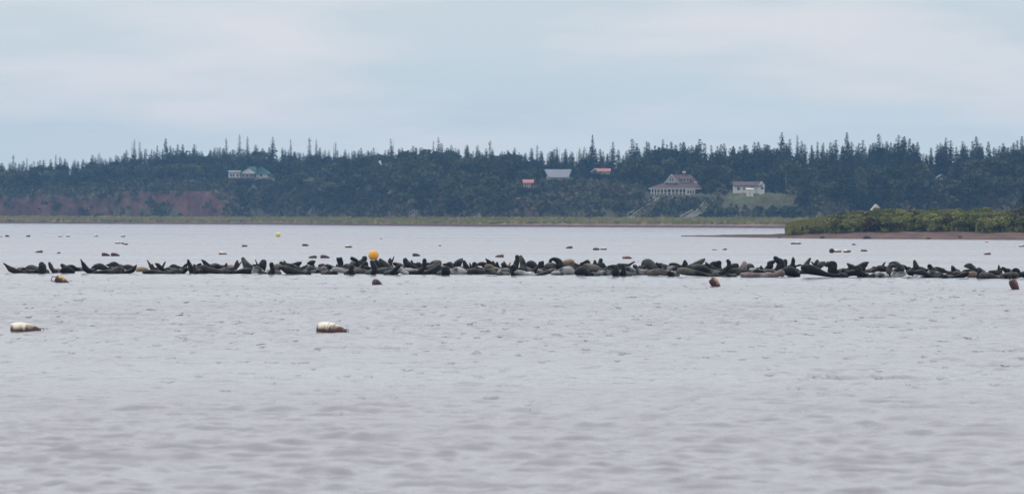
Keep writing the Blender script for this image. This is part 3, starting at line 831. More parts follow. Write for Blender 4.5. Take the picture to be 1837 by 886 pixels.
# hidden house right
h = HB('house', 1690, 322, 150, 'grey house with faint pale gable edge almost hidden by trees above the grassy point', 'house')
h.box('wall', M['darkwall'], 1683, 1703, 318, 328, .4, 6)
h.prism('gable_wall', M['darkwall'], [(1683, 318.5), (1690, 314), (1697, 318.5)], .2, 6)
b = MB()
for sx, e in ((-1, 1681.5), (1, 1698.5)):
    b.prism([(h.px(1690), h.pz(312.6)), (h.px(e), h.pz(318.6)), (h.px(e), h.pz(319.4)), (h.px(1690), h.pz(313.8))], 0, 6.3)
b.build('roof', M['greyroof'], h.root)
h.window(1687, 1690.5, 319.2, 321.5, .39)

# wooden stairs down the bank
def surf_t(x, y):
    for t in np.arange(54, 125, .5):
        D = float(D0(x) + t)
        if float(hill_z(x, t)) >= at(x, y, D).z - .05: return t
    return 100
def stairs(xa, ya, ta, xb, yb, tb, label, wd=1.3):
    ta, tb = surf_t(xa, ya) - 1.5, surf_t(xb, yb) - 1.5
    Da, Db = float(D0(xa) + ta), float(D0(xb) + tb)
    A = at(xa, ya, Da); B = at(xb, yb, Db)
    root = empty('wooden_stairs', A); tag(root, label, 'stairs', 'wooden stairs down the bank')
    d = B - A; hz = Vector((d.x, d.y, 0)).normalized(); side = Vector((-hz.y, hz.x, 0)) * wd * .5
    for sg in (-1, 1):
        mb = MB(); mb.tube([side * sg + Vector((0, 0, -.15)), d + side * sg + Vector((0, 0, -.15))], [.14, .14], 6); mb.build('stringer', M['timber'], root)
        mb = MB(); mb.tube([side * sg + Vector((0, 0, .95)), d + side * sg + Vector((0, 0, .95))], [.06, .06], 6)
        for k in range(0, 9):
            p = d * (k / 8) + side * sg
            mb.tube([p + Vector((0, 0, -1.2)), p + Vector((0, 0, .95))], [.06, .06], 5)
        mb.build('handrail', M['timber'], root)
    mb = MB(); n_ = int(d.length / .32)
    for k in range(n_ + 1):
        p = d * (k / n_); c = p + Vector((0, 0, .02))
        a, e = hz * .15, side
        mb.poly([c - a - e, c + a - e, c + a + e, c - a + e, c - a - e + Vector((0, 0, .06)), c + a - e + Vector((0, 0, .06)), c + a + e + Vector((0, 0, .06)), c - a + e + Vector((0, 0, .06))],
                [(0, 3, 2, 1), (4, 5, 6, 7), (0, 1, 5, 4), (1, 2, 6, 5), (2, 3, 7, 6), (3, 0, 4, 7)])
    mb.build('treads', M['timber'], root)
stairs(774, 364, 82, 738, 389, 58, 'grey wooden stairs at the edge of the wood, left of the red shed')
stairs(1180, 360, 86, 1131, 391, 56, 'grey wooden stairs below the left end of the veranda house')
stairs(1273, 366, 82, 1256, 384, 70, 'upper flight of wooden stairs below the right end of the veranda house', 1.8)
stairs(1248, 383, 69, 1226, 395, 56, 'lower flight of wooden stairs reaching the marsh below the veranda house', 1.5)

# ------------------------------------------------------------------ grassy point on the right
Upt = np.array([1225, 1290, 1360, 1405, 1420, 1450, 1500, 1560, 1650, 1837, 2100, 2600])
# shoreline pixel row, width of the beach (m) and crest height (m)
Ysh = np.array([424.3, 425.2, 426.6, 427.2, 427.4, 427.8, 428.3, 428.8, 429.4, 430.6, 432.5, 436])
Dsh = 20000 / (Ysh - (388 + 6 * Upt / CW))
Hcr = np.array([.06, .20, .32, .42, .75, 1.15, 1.6, 1.95, 2.05, 2.0, 2.0, 2.0])
Dep = np.array([2, 9, 15, 25, 55, 80, 105, 120, 130, 130, 130, 120])
up = np.concatenate([np.linspace(1222, 1420, 80), np.linspace(1423, 1900, 180), np.linspace(1905, 2600, 60)])
fr = np.concatenate([np.linspace(-.06, -.01, 4), np.linspace(0, .15, 40), np.linspace(.16, .3, 9), np.linspace(.33, 1.0, 18), np.linspace(1.02, 1.15, 5)])
def point_D(u, f): return np.interp(u, Upt, Dsh) + f * np.interp(u, Upt, Dep) + 2.0 * noise2(u * .04, u * 0, 4) * np.clip(np.abs(f), .02, 1) 
def point_z(u, f):
    H = np.interp(u, Upt, Hcr)
    p = np.interp(f, [-.06, 0, .05, .09, .14, .3, .6, .9, 1.0, 1.15], [-.12, 0, .17, .26, .38, .72, 1.0, .85, .3, -.2])
    return H * p + .05 * noise2(u * .12, f * 25, 6) * np.clip(f * 12, 0, 1)
UP, FP = np.meshgrid(up, fr)
DP = point_D(UP, FP); ZP = point_z(UP, FP)
Vp = np.stack([X_at(UP, DP), DP, ZP], -1).reshape(-1, 3)
def beach_mat():
    m = bpy.data.materials.new('red_beach'); m.use_nodes = True
    t = m.node_tree; b = t.nodes['Principled BSDF']; b.inputs['Roughness'].default_value = .9
    g = N(t, 'ShaderNodeNewGeometry'); mp = N(t, 'ShaderNodeMapping'); mp.inputs['Scale'].default_value = (.06, .45, 9)
    n1 = N(t, 'ShaderNodeTexNoise'); n1.inputs['Scale'].default_value = 1.6; n1.inputs['Detail'].default_value = 7; n1.inputs['Roughness'].default_value = .7
    t.links.new(g.outputs['Position'], mp.inputs[0]); t.links.new(mp.outputs[0], n1.inputs['Vector'])
    r_ = N(t, 'ShaderNodeValToRGB'); e = r_.color_ramp.elements
    e[0].position = .33; e[0].color = (.04, .021, .018, 1); e[1].position = .66; e[1].color = (.15, .082, .062, 1)
    q = e.new(.5); q.color = (.095, .044, .034, 1)
    t.links.new(n1.outputs[0], r_.inputs[0])
    vc = N(t, 'ShaderNodeVertexColor', layer_name='band'); mu = N(t, 'ShaderNodeMix', data_type='RGBA', blend_type='MULTIPLY'); mu.inputs[0].default_value = 1
    t.links.new(r_.outputs[0], mu.inputs[6]); t.links.new(vc.outputs[0], mu.inputs[7]); t.links.new(mu.outputs[2], b.inputs['Base Color'])
    n2 = N(t, 'ShaderNodeTexNoise'); n2.inputs['Scale'].default_value = 2.5; n2.inputs['Detail'].default_value = 5
    t.links.new(g.outputs['Position'], n2.inputs['Vector'])
    bp = N(t, 'ShaderNodeBump'); bp.inputs['Distance'].default_value = .2
    t.links.new(n2.outputs[0], bp.inputs['Height']); t.links.new(bp.outputs[0], b.inputs['Normal'])
    return m
bm_ = mesh_np('beach_ground', Vp, grid_faces(len(fr), len(up)), beach_mat(), True)
# wet foot, wrack lines and dry upper beach
fw = FP + .012 * noise2(UP * .06, FP * 0, 31)
bd = np.interp(fw, [-.1, .008, .02, .045, .055, .07, .085, .1, .115, .13, .2], [.55, .6, .95, 1.25, .6, 1.1, .75, 1.3, .7, 1.0, .5])
bd = bd * (1 + .3 * noise2(UP * .25, FP * 60, 32))
bc = np.ones(UP.shape + (4,)); bc[..., :3] = np.clip(bd, .3, 1.6)[..., None]
ca = bm_.color_attributes.new('band', 'FLOAT_COLOR', 'POINT'); ca.data.foreach_set('color', bc.reshape(-1).astype(np.float32))
tag(link('beach_ground', bm_), kind='structure')
# shrubs
SHR = [broad_arrays(60 + i, 11, 130, .034, .5, .02) for i in range(5)]
M['shrub2'] = mat('dark_shrub_leaves', (.095, .115, .03), (.16, .165, .05), .85, .3, .15, 'World', objrand=.3)
M['shrub3'] = mat('rusty_shrub_leaves', (.10, .085, .035), (.12, .075, .04), .85, .3, .15, 'World', objrand=.3)
shr_me = {}
for i, (v, f) in enumerate(SHR):
    for mk in ('shrub', 'shrub2', 'shrub3'):
        shr_me[(i, mk)] = mesh_np('shrub', v, f, M[mk])
PZ = [(1450, 'at its left tip'), (1500, 'near its left tip'), (1545, 'left of the pale hut'), (1600, 'around the pale hut'), (1650, 'right of the pale hut'), (1700, 'below the treeline gap'), (1750, 'below the hidden grey house'), (1800, 'towards the right edge'), (3000, 'at the right edge')]
def pz_of(u): return next(n_ for lim, n_ in PZ if u < lim)
def put_shrub(u, f, s, label, group, mk='shrub', wide=1.3, i=None):
    i = random.randrange(5) if i is None else i
    D = float(point_D(u, f)); z = float(point_z(u, f))
    o = link('shrub', shr_me[(i, mk)]); o.location = (float(X_at(u, D)), D, z - .08 * s); o.scale = (s * wide, s * wide, s); o.rotation_euler = (0, 0, random.uniform(0, 6.3))
    tag(o, None, 'shrub', group); later(o, label, u)
u = 1416
while u < 1905:
    s = float(np.interp(u, [1416, 1440, 1480, 1900], [.35, .85, 1.4, 1.7])) * random.uniform(.8, 1.2)
    mk = random.choices(['shrub', 'shrub2', 'shrub3'], [6, 2, 1.2])[0]
    z_ = 'left tip' if u < 1500 else ('middle' if u < 1680 else 'right part')
    nm = {'shrub': 'bright green', 'shrub2': 'dark green', 'shrub3': 'rusty brown'}[mk]
    put_shrub(u, random.uniform(.12, .17), s, f'{nm} beach-edge shrub of the grassy point, {pz_of(u)}', 'shrubs covering the grassy point', mk)
    u += random.uniform(6, 11)
for row_f, smin, smax, stp, nm_ in ((.33, 1.2, 1.65, 11, 'second row'), (.62, 1.05, 1.5, 11, 'back row')):
    u = 1456 if row_f < .5 else 1500
    while u < 1905:
        mk = random.choices(['shrub', 'shrub2', 'shrub3'], [4, 3, 1])[0]
        z_ = 'left tip' if u < 1500 else ('middle' if u < 1680 else 'right part')
        nm = {'shrub': 'green', 'shrub2': 'dark green', 'shrub3': 'rusty brown'}[mk]
        put_shrub(u, row_f + random.uniform(-.06, .06), random.uniform(smin, smax) * float(np.interp(u, [1456, 1490, 1540], [.5, .8, 1])), f'{nm} {nm_} shrub of the grassy point, {pz_of(u)}', 'shrubs covering the grassy point', mk, 1.5)
        u += random.uniform(stp * .7, stp * 1.3)
settle()
# ground cover of the point
r = np.random.default_rng(18); n = 16000
uu = r.uniform(1412, 1900, n); ff = r.uniform(.135, .95, n) ** 1.0
Dg = point_D(uu, ff); base = np.stack([X_at(uu, Dg), Dg, point_z(uu, ff) - .03], 1)
hh = r.uniform(.35, 1.05, n); an = r.normal(0, .7, n); dx = np.stack([np.cos(an), np.sin(an), 0 * an], 1) * r.uniform(.1, .3, n)[:, None]
upv = np.stack([r.normal(0, .1, n), r.normal(0, .1, n), hh], 1)
V = np.stack([base - dx, base + dx, base + dx * .6 + upv, base - dx * .8 + upv * .8], 1).reshape(-1, 3)
tag(link('dune_grass', mesh_np('dune_grass', V, np.arange(4 * n).reshape(-1, 4), mat('dune_grass_blades', (.15, .165, .045), (.23, .21, .07), .85, .2, .1, 'World'))), 'green grass and weeds covering the top of the point', 'grass', kind='stuff')
# peaked hut behind the shrubs
p = at(1572, 366.5, 640.0); k = .064
root = empty('hut', (p.x, 640, 1.2)); tag(root, 'small pale peaked roof poking above the shrubs on the grassy point', 'hut')
b = MB(); b.box(-.42, .42, .1, 1.4, -.3, p.z - 1.2 - .38); b.build('wall', M['darkwall'], root)
zt = p.z - 1.2
b = MB(); b.prism([(-.6, zt - .62), (-.06, zt), (.06, zt), (.6, zt - .58), (.6, zt - .7), (-.6, zt - .7)], 0, 1.5); b.build('roof', M['white'], root)
# dark tree at the right edge
pb = at(1846, 392, 600.0)
c = copy_tree(PB[1][0], PB[1][1], (pb.x, 600, 1.2), 1.0, (3.2, 3.2, 4.6)); tag(c, 'dark small tree on the point, cut by the right edge of the picture', 'tree')
# stones on the beach
for x, f, s in ((1475, .015, .3), (1555, .01, .42), (1665, .01, .25), (1398, .01, .2), (1722, .03, .22)):
    r = random.Random(x); mb = MB()
    n_ = 10; prof = [(math.cos(a) * s * r.uniform(.8, 1.1), 0) for a in ()]
    mb.tube([(-s, 0, 0), (-s * .8, .02, s * .12), (-s * .2, 0, s * .2), (s * .4, .02, s * .16), (s, 0, 0.0)], [s * .06, s * .3, s * .42, s * .33, s * .08], 9)
    D = float(point_D(x, f)); o = mb.build('stone', M['bark'], smooth=True); o.location = (float(X_at(x, D)), D - .5, max(.02, float(point_z(x, f))))
    tag(o, {1475: 'small dark stone at the waterline below the left tip of the grassy point', 1555: 'largest dark stone at the waterline of the grassy point', 1665: 'small dark stone at the waterline of the middle of the point', 1398: 'dark stone on the thin spit left of the shrubs', 1722: 'dark stone on the red beach right of the middle'}[x], 'stone', 'stones along the red beach')

# ------------------------------------------------------------------ seals on the drowned bar
def seal_mat(name, c1, c2, contrast=(.43, .57)):
    m = mat(name, c1, c2, .45, 1.9, .2, 'Object', objrand=.25, contrast=contrast, bump=.01, bscale=9)
    return m
SM = {'b': seal_mat('black_wet_fur', (.002, .002, .003), (.009, .008, .008)),
      'd': seal_mat('dark_wet_fur', (.003, .003, .004), (.022, .02, .018)),
      'n': seal_mat('brown_fur', (.010, .006, .006), (.04, .026, .021)),
      'g': seal_mat('grey_fur', (.006, .006, .007), (.065, .065, .06)),
      'o': seal_mat('olive_spotted_fur', (.008, .007, .007), (.10, .09, .07)),
      'l': seal_mat('silver_fur', (.025, .025, .03), (.38, .38, .39)),
      't': seal_mat('tan_fur', (.13, .095, .06), (.30, .225, .15)),
      'p': seal_mat('pinkish_pale_fur', (.20, .155, .15), (.38, .32, .30))}
SHADE = {'b': 'black', 'd': 'dark grey', 'n': 'brown', 'g': 'grey', 'o': 'olive grey', 'l': 'silver grey', 't': 'tan', 'p': 'pinkish pale'}
POSE = {'T': 'tail raised high', 'F': 'hind flippers held up', 'H': 'head held up', 'M': 'back humped', 'L': 'body stretched low', 'P': 'body upright like a post'}
SEALS = """
dT 5.5,472,.9 9,474.5,1.8 14,479,3 19,483,4.5 26,485.5,4.2 36,487.5,2.8 48,489,1.8
dM 43,485,1.5 50,480,2.8 57,478.5,3 63,479.5,2.2 66.5,480,1.8
gM 50,486,3.5 55,483,5 61,484,5 70,487,4 80,488.5,2.5 88,489.5,1.2
dP 76,486,6.5 75.5,478,6.3 74.5,474,4.6
nF 88,471.5,2.2 90.5,477,3.2 94,484,3.2 98,488,2
dH 110.5,475.5,2.8 114,478,3.5 119,482,5 | 111,486,4 118,484,6.5 126,486,5 132,488,3
dM 123,479,3.5 130,479.5,4 136,483,3 138,485,1.5
dT 144.8,465,.9 147,469.5,2 150,475,3.4 154,482,4.5 160,486,4 170,488,2.5 180,489.5,1
gL 164,490,1 175,488.5,2.5 190,487.5,3.2 202,487,4.5 210,484,5.5 217,482.5,3.6 222,482,1.8
dM 165,483,2.5 172,479,4.5 180,478,5 188,481,4 196,484,2
dH 191,475.5,1.4 197,475.5,3.2 204,474.5,4.8 210,478,5
nH 223,477.5,2.2 229,479,4.2 235,481,4
bT 220,489,1.5 229,487.5,3 237,485,3.8 241,480,3 244.5,475.5,1.2
tH 248,484,3.6 254,483,4.2 261,484,3.5
nF 264,467.5,.9 267,472,1.9 270,477,2.8 274,483,3.2 279,485,2 | 273,473.5,.9 276,479,1.2
bF 278.5,472.5,1.2 283,475,3 288,480,3.4 293,484,2.8 300,485,2 | 297,469,.9 294.5,473.5,1.8 292,479,1.8
gL 256,489,2 270,487.5,3.5 283,488,3 297,489.5,2 308,488,3 317,486,4 323,488,3
nH 304,479.5,1.6 309,477.5,3 314,478,3.4 317,481,2.5
bF 321,478,1.6 323,484,2.5 328,483,3 333,477,3 336,473,1.6
gP 337.5,466.5,2 339,472,3 342,479,4 344,487,4
oM 327,488,3 330,486,4 334,482,3.5
oH 348.5,475,2.2 350,480,3.2 352,487,4.5
bF 354,475,1.3 360,473.5,1.8 359,479,2
dL 357,481,4 364,482,6.5 375,485,5.5 388,487,4.5 400,489,2.8 412,490.5,1.2
bF 361.5,466,1.2 366,470,2.8 371,475,3.6 376,478.5,3.4 380,481,2
oM 379,477,3 386,476.5,4.2 393,478.5,3.8 397,480.5,2
bF 406.5,472.5,1.6 404.5,478,2.8 401,484,2.6
tH 408,480,1.8 412,477.5,1.8
nF 408,485,3 414,484,3.5 421,482,3.5 424,474,3 425.5,468.5,2.2 | 426,478,2.5 430,473,1.6 433,469.5,.9
gH 435.5,464,3.1 438,469,4 442,476,6 446,482,8
bM 418,490,1.5 428,487.5,3 438,486,4.5 448,486,5 455,486,3.5
dF 458.3,466,.6 460,471,1.2 462,476,1.5 457,479,2
dP 473,470,5 471,476,6.2 470,484,5 | 464,476,2.5 467,480,3
lM 452,489,2 456,486,4 460,482.5,4.8 466,486,5 474,489,2.5 484,490.5,1.5
bP 487,473.5,3.6 488,480,3.4 490,488,3.2 486,490,3
oM 492,488,4 495,484,6 497,480,6.3 503,478,4
dF 504,471.5,3 509,475,3.6 515,477.5,5 524,479,5 | 509,467,.9 513,471.5,1.2
bH 522,478,4 529,476.5,4.5 535,473.5,4 539,471.5,2.6 540,470.5,2
dL 499.5,481,1.8 505,480.5,3.4 511,482,5.5 518,485,6.5 530,488,4.5 543,490,2.8 554,492,1.2
gL 527,483,1.5 533,484,2.5 543,486.5,2.5 552,489,1.5
bH 539,482,2.5 545,482,3.5 551,476,2
bF 552,472.5,2 557,471.5,3.4 562,470,3.2 565,469,1.8 | 560,473,3 561,480,3
gM 552,483,4.5 556,482,5.5 564,485,4 574,487,2.8
nH 572.5,476.5,2.4 579,476.5,3.2 587,478.5,2
lM 573,484,2.5 578,481,3.5 584,482,3
bH 587,480,2 591,478,3 593,480,2
bL 571,489.5,1.2 578,487.5,2.5 585,485,2.8 592,483,1.5
nL 583,491,1.5 591,490,3 600,489.5,3.4 606,491,1.6
gF 605.5,463.5,2.4 609,473,2.8 611,478,2.5 | 611,463.5,2.6 613,471,2.6 614,478,2.2
lL 598,483,3 606,483.5,4 615,486,3.5 624,489,1.8
oM 616,481,2.5 622,477,4 627,482,3.5
bH 631,463.5,3 637,466,2.8 641,468,2 640,474,3
oM 629,476,3.5 635,473,5.5 640,476,5
dH 650.5,461.5,1.5 655,462.5,3.4 652,468,4.5 648,473,6.5 648,478,6
bM 656,473,4.5 654,480,6 661,483,2.5
bP 631,478,3.8 630,484,4 632,490,3.5 636,491,2 | 622,488,2 630,487,3
oL 638,486,5 648,487.5,4.5 658,489,3.5 668,489,3
dP 667,469.5,3.4 670,476,4.5 672,483,4 670,489,4
dM 674,470,4.5 678,476,5
dH 682,466,2.8 685,471,5 690,477,6.5 695,481,6
nF 707,459.5,.8 704.5,466,1.6 701,473,2.6 702,480,3 | 700,464,1.8 698.5,469,2.6 701,474,2
oH 706,472.5,2.4 711,474.5,3.4 717,477,3
gL 676,488,4 684,487,5 694,484.5,4.5 702,485.5,3
bT 704,490,3.5 708,485,3.8 714,479,3 719,475.5,2
lM 709,490,3 712,487,4.5 717,483,5.5 724,487,4.5 732,490.5,2
bM 716,474,2.5 721,477,3 725,480,2
dH 726.5,466,3.6 729,472,5 735,477,6 743,481,4.5 750,484,3
bF 738,467.5,1.6 740.5,472,1.5 742,476,1
lL 728,484,3.5 736,487,5 745,488,5 752,487,4
oM 745.5,473,1.6 750,474,3.8 754,478,5
bP 761.5,466.5,3.3 761,473,3.4 760,480,3.6 754,486,4 745,491,2
bM 764,475,3.5 769,474,3
oH 770,477,3.5 777,474,5 784,471.5,4.8 789,470.5,3 788,475,3.5 786,481,4
gM 766,483,5 774,480,5 780,478,4
dT 757,490,3 766,489,4 775,485,4 783,480,3.5 789,476,2
bM 780,489,3 786,486,5 792,481,4
bM 795,491,4 800,489,7 799,483,6.5
nF 795,474.5,2 802,475,3 806.5,473,3.2 810,475,3.2 809,481,3
gT 829,465,2.4 825,469,4.5 820,475,6 816,481,5
bM 832.5,469,2.5 835,476,4 839,482,4
lM 812,488,4.5 820,486,6.5 829,487,5.5 837,487.5,2
oF 842.5,471.5,1 844,476,2 847,482,3
bM 851,473.5,4 853,480,4.5 859,484,3
nM 858,474,2.5 864,473.5,3.5 870,475,4
tM 873,479,4.5 879,480,5.5 884,484,4
bF 871,463.5,.7 874,467,2.4 878,471,3.4 883,475,3 888,478,2.5 | 884.5,469,1.6 887,473,1.4
dM 892,471,2 891,476,4 892,483,4.5
nF 902,474,3.4 905,478,3 | 904,469,1.2 907,474,1.6
tF 916,470.5,1 913.5,475,2 911,480,2.2
dL 843,488,5 851,486.5,4.5 862,488,4.5 870,489,4
gL 872,486,3 880,487,5 889,490,3 898,493,1.5
lM 897,488,3 903,486,4.5 911,485,4
bP 918,479,2.5 922,478,3.6 922,485,3.8 921,492,3
dP 927.5,460,3.2 928,466,3.5 926,473,4.5 925,480,4
oP 934,460,2.7 936,466,4 938,473,5 939,482,5.5
dM 946,478,5 952,474,6 958,478,6 961,482,4
tL 955,486.5,3 962,487,3 970,488,2.5
lT 925,490,3.5 931,488.5,4.2 942,490.5,3.2 956,493.2,1.8 968,492,2.2 978,489.5,3.5 986,486.5,3 992,482,1.2
bF 969,470.5,2.3 967.5,477,3 968,483,4 | 973.5,469.5,2.4 972.5,476,3 971,483,3
oM 976,481,3 984,477.5,5.5 993,477,5
bF 987,471,2.5 988,467,2.6 992,464.5,2.5 996,465.5,3.6 1003,470,5 1003,477,7
tH 1010,473,4 1017,471,5 1025,470,4.6 1028,474,3 1020,478,4
lM 994,488,2.5 1003,488,4.5 1013,486,6.5 1022,485,6.5 1027,488,5
lL 991,490,2.5 998,490.5,3 1006,492,2
gM 1026,481,4 1033,478,5 1041,479,3.5
nF 1042,472.5,1.8 1048,472,2.8 1054,470,3.8 1055,475,3.5 | 1031,473,2.2 1036,476,2 1045,476,2
bM 1035,489,5 1044,486,7.5 1053,490,4.5 1060,494,1.5
oM 1049,478,4 1055,478,5 1064,482,7 1073,485,6 1078,488,3
nF 1067,468,2.4 1068,475,2.8
gH 1078,466,3.2 1077,470,3.4 1078,475,6 1083,480,4.5
lL 1062,493,1.2 1072,491,3 1083,489,4 1093,493,1.6
gM 1081,487,3.5 1089,484,4.5 1096,485,3.5
bF 1091,478,1.8 1098,478,3 1104,480,4.5 1104,487,6 1103,491,5
bP 1116.5,474,2.3 1118,480,3.4 1119,487,3.8 1118,492,4
nT 1111,476,2.5 1119,475.5,2.6 1127,476,2.6 1133,472.5,1.8 1138,469.5,1.5 | 1109.5,477,2 1112,473,1.5
lM 1123,482,4 1131,483,4 1137,489,5 1128,491,3
lH 1138,476.5,3.2 1141,481,4 1146,487,4.5 1156,489,5 1162,489,4.6
gM 1154,478,4.5 1159,472.5,7 1166,474,7 1174,480,5 1179,482,2.5
oL 1166,490,5 1175,488,5 1186,488,4.8 1197,490,4
bF 1183.5,473,2 1185,478,3.5 1190,484,3 | 1187,473,2 1190,480,2.8 | 1178,473,2.5 1182,478,3
gM 1188,476,2.5 1193,477,3 1199,480,2
gL 1147,478,2.2 1152,482,1.8 1160,484,1.8 1168,483.5,1.5
nM 1202.5,474.5,2.6 1209,474.5,3 1216,476.5,3 1220,480,2
lM 1198,481,2.5 1206,481,4 1214,483,4
gP 1228.5,468.5,2.5 1229,474,4.6 1228,479,5
gH 1240,477.5,3 1248,475,4.5 1256,471,4.4 1262,466.5,2.8 1264,465,2
gL 1233,480,4 1243,480,5 1256,480,5.5 1266,484,5 1278,488,3 1288,490,1.8
dT 1265.5,470,.9 1269,474.5,2.6 1276,479.5,3.2 1284,484,3 1290,487,2 | 1262,475,1.5 1268,477,2
oL 1216,488,3.4 1222,486,5.5 1232,487,5.8 1245,489.5,4.8 1260,492,3.4 1275,494,2.4 1292,495,1.6 1306,497,.9
bM 1198,491,3 1201,490,4.5 1204,493,3
lL 1204,491,3.5 1210,490.5,3.5 1214,491,3
nF 1275,474,2.4 1281,472.5,3.5 1283,477,2.5 | 1281,474,3 1288,471,3 1292,470.5,2.4 1290.5,476,2.8 1290,480,2.4
dF 1305.5,467.5,2.8 1308,472,3.4 1306,479,3 1300,485,4 1295,491,3
nM 1309,479,2.6 1315,476.5,3.4 1322,477,4.2
gM 1300,492,2.5 1308,488,4.5 1317,487,5.5 1325,488,5 | 1322,484,3.5 1331,484.5,2.2 1335,482.5,1
pH 1335.5,471.5,3.6 1335,476,4
gH 1331,479,3 1339,478.5,4.5 1347,477.5,4.2 1351,479,2.6 | 1336,484,4 1342,482,4
lL 1347,484,3.4 1354,485,3.2 1362,486,3 1370,488,2
nF 1365.5,476,1 1365,480,2.2 1366,484,2.4
pL 1330,493,3.4 1342,492.5,4 1358,493.5,3.6 1375,494,3.8 1392,493,4.2 1402,489,5 1404,493,4
bM 1370,487,2 1376,482,4 1382,477,5 1380,473,4 1388,469.5,2.8
bH 1390.5,462.5,3.4 1395,467,4.6 1401,471,5.5 1400,479,7 1394,486,5
nF 1408.5,468,3.6 1409,474,3 1407,479,3
bM 1407,487,6 1414,486,7.5 1422,488,7 1431,493,4
dF 1422.5,461,1 1423,466,3 1422.5,472,3.2 1421,479,5 | 1414,479,2.5 1419,478,3 | 1425,478,3 1429,477,1.6 1434,475.5,2 1438,475.5,1.2
dL 1441,480,5.5 1447,482,7.5 1456,484,7.5 1466,487,6 1478,491,4.2 1492,494,3 1506,495,3 1514,494,3
gF 1453.5,463.5,1.8 1450,469,3 1447,474,3.6
nF 1466.5,468,2.6 1463,473,2.6 1461,477,1.5 | 1456,470,1.4 1460,475,1.6 1463,479,2
gM 1468,477,3.4 1473,474.5,5 1479,471.5,2.6
bM 1481,475,3 1484,475,3.4 1491,472.5,4 1497,474,4.2 1494,481,7 1492,488,6 1502,488,4 | 1484,470,1.6 1484,474,2
nM 1513,485,4 1517,487,3
nH 1520.5,473,1.8 1524,476,3 1529,479,3.4
nF 1557,471,2 1551,473.5,3.6 1545,476,3.4 1540,478,3 | 1555,476,2 1548,479,3
bM 1514,494,3 1522,491,4.5 1531,489,5 1540,489,5.5 1550,493,4 1556,496,1.5 | 1534,480,3 1541,480,4 1540,486,6
bL 1562,482,1.6 1568,483,1.3
nF 1569,487,3.2 1576,482,5 1584,482,5 1590,483,4 | 1581,479,2.2 1586,472.5,1.6 1587.5,470,.9
lM 1556,496,1.5 1566,494,3.4 1576,492,4.6 1581,495,3
nM 1596,473.5,2 1601,471,2 1607,471,2.2 1613,473.5,1.8 1610,478,3
gM 1594,478,2.5 1600,477,3.5 1605,476,3 | 1594,484,4 1597,491,6 | 1598,479,3 1595,485,4
gH 1610,473.5,3 1613,478,5 1616,484,6.5 1606,484,2
lL 1607,493,4 1614,492,4.5 1624,491,3
bF 1618,475,1.2 1623,479,3 1630,483.5,1.6
dP 1640.5,468,2.4 1642,474,3.6 1644,480,5
gM 1641,485,3 1650,483.5,4.8 1659,485,3.6 1663,487,2
dM 1631,489,4.4 1642,490,4.5 1652,490.5,6.5 1660,493,5 1672,496,2.5 1690,498,1.2
lL 1617,499,.8 1630,497.5,1.6 1642,498,1.3 1655,499.5,.8
gH 1664.5,479,2 1667,477,3.4 1671,482,3.5 1677,484,4 1682,487,3
lL 1667,489,4 1675,490,4 1687,492.5,3 1700,496.5,1.5
nT 1679,479,1 1683,481,2.4 1690,485,3.6 1698,490,4 1707,492,3.6 | 1693,481.5,1 1695,486,1.6
oL 1703,492,3 1713,492,3.6 1723,491,3.4 1733,489,2.2
bH 1708,478,2.2 1710,482,3.6 1711,487,3.4 1718,487,3
dM 1726,486,1 1734,485,2 1742,486,2 1750,488.5,1.4
bT 1696,499,.8 1710,497,1.8 1720,495,3.2 1729,493,4.5 1736,490,3
gH 1730,477.5,1.6 1734,477,3.4 1740,477.5,4.8 1745,481,3.6
dM 1747,483,2.4 1752,484,2.6 1756,485,2
tM 1739,493,5 1747,492.5,5.4 1752,494,4
bP 1758,484,2.4 1757,490,3.5 1757,497,3
gL 1762,495,5.5 1772,494.5,5.4 1782,496,4.2 1791,498.5,2 1797,500,.9
gF 1775,488,2.4 1783,488.5,3.6 1790,490,5 1794,492,5 | 1792,475.5,1.2 1792,480,2.4 1794,486,4
nM 1798,480.5,2.4 1803,484,3.4 1807,487,2
oM 1797,496,3.6 1806,494.5,5 1816,494,5.2 1823,494,5
dM 1817,487,2.4 1821,484,3.2 1826,486,3.4 1827,493,4.5
bL 1832,491,3 1836,492,5 1844,494,5 1852,497,3
"""
fill = random.Random(77)
xq = 608.0
while xq < 1480:
    b0 = 490 + 10 * xq / CW
    kd = fill.choice(['M', 'M', 'F', 'H'])
    yy = b0 - fill.uniform(9, 12.5); sg = fill.choice((-1, 1)); c_ = fill.choice('bbnd')
    if kd == 'M': SEALS += f"\n{c_}M {xq - 7:.1f},{yy + 2:.1f},2.6 {xq:.1f},{yy:.1f},4.4 {xq + 7:.1f},{yy + 2.5:.1f},2.4"
    elif kd == 'H': SEALS += f"\n{c_}H {xq + sg * 5:.1f},{yy - 6:.1f},2.3 {xq + sg * 2:.1f},{yy - 3:.1f},3.4 {xq - sg * 2:.1f},{yy + 2:.1f},4.6"
    else: SEALS += f"\n{c_}F {xq + sg * 4:.1f},{yy - 8.5:.1f},1.5 {xq + sg * 2.5:.1f},{yy - 4:.1f},2.5 {xq:.1f},{yy + 2:.1f},3.4 | {xq - sg * 1:.1f},{yy - 7:.1f},1.2 {xq:.1f},{yy - 2:.1f},2"
    xq += fill.uniform(14, 30)
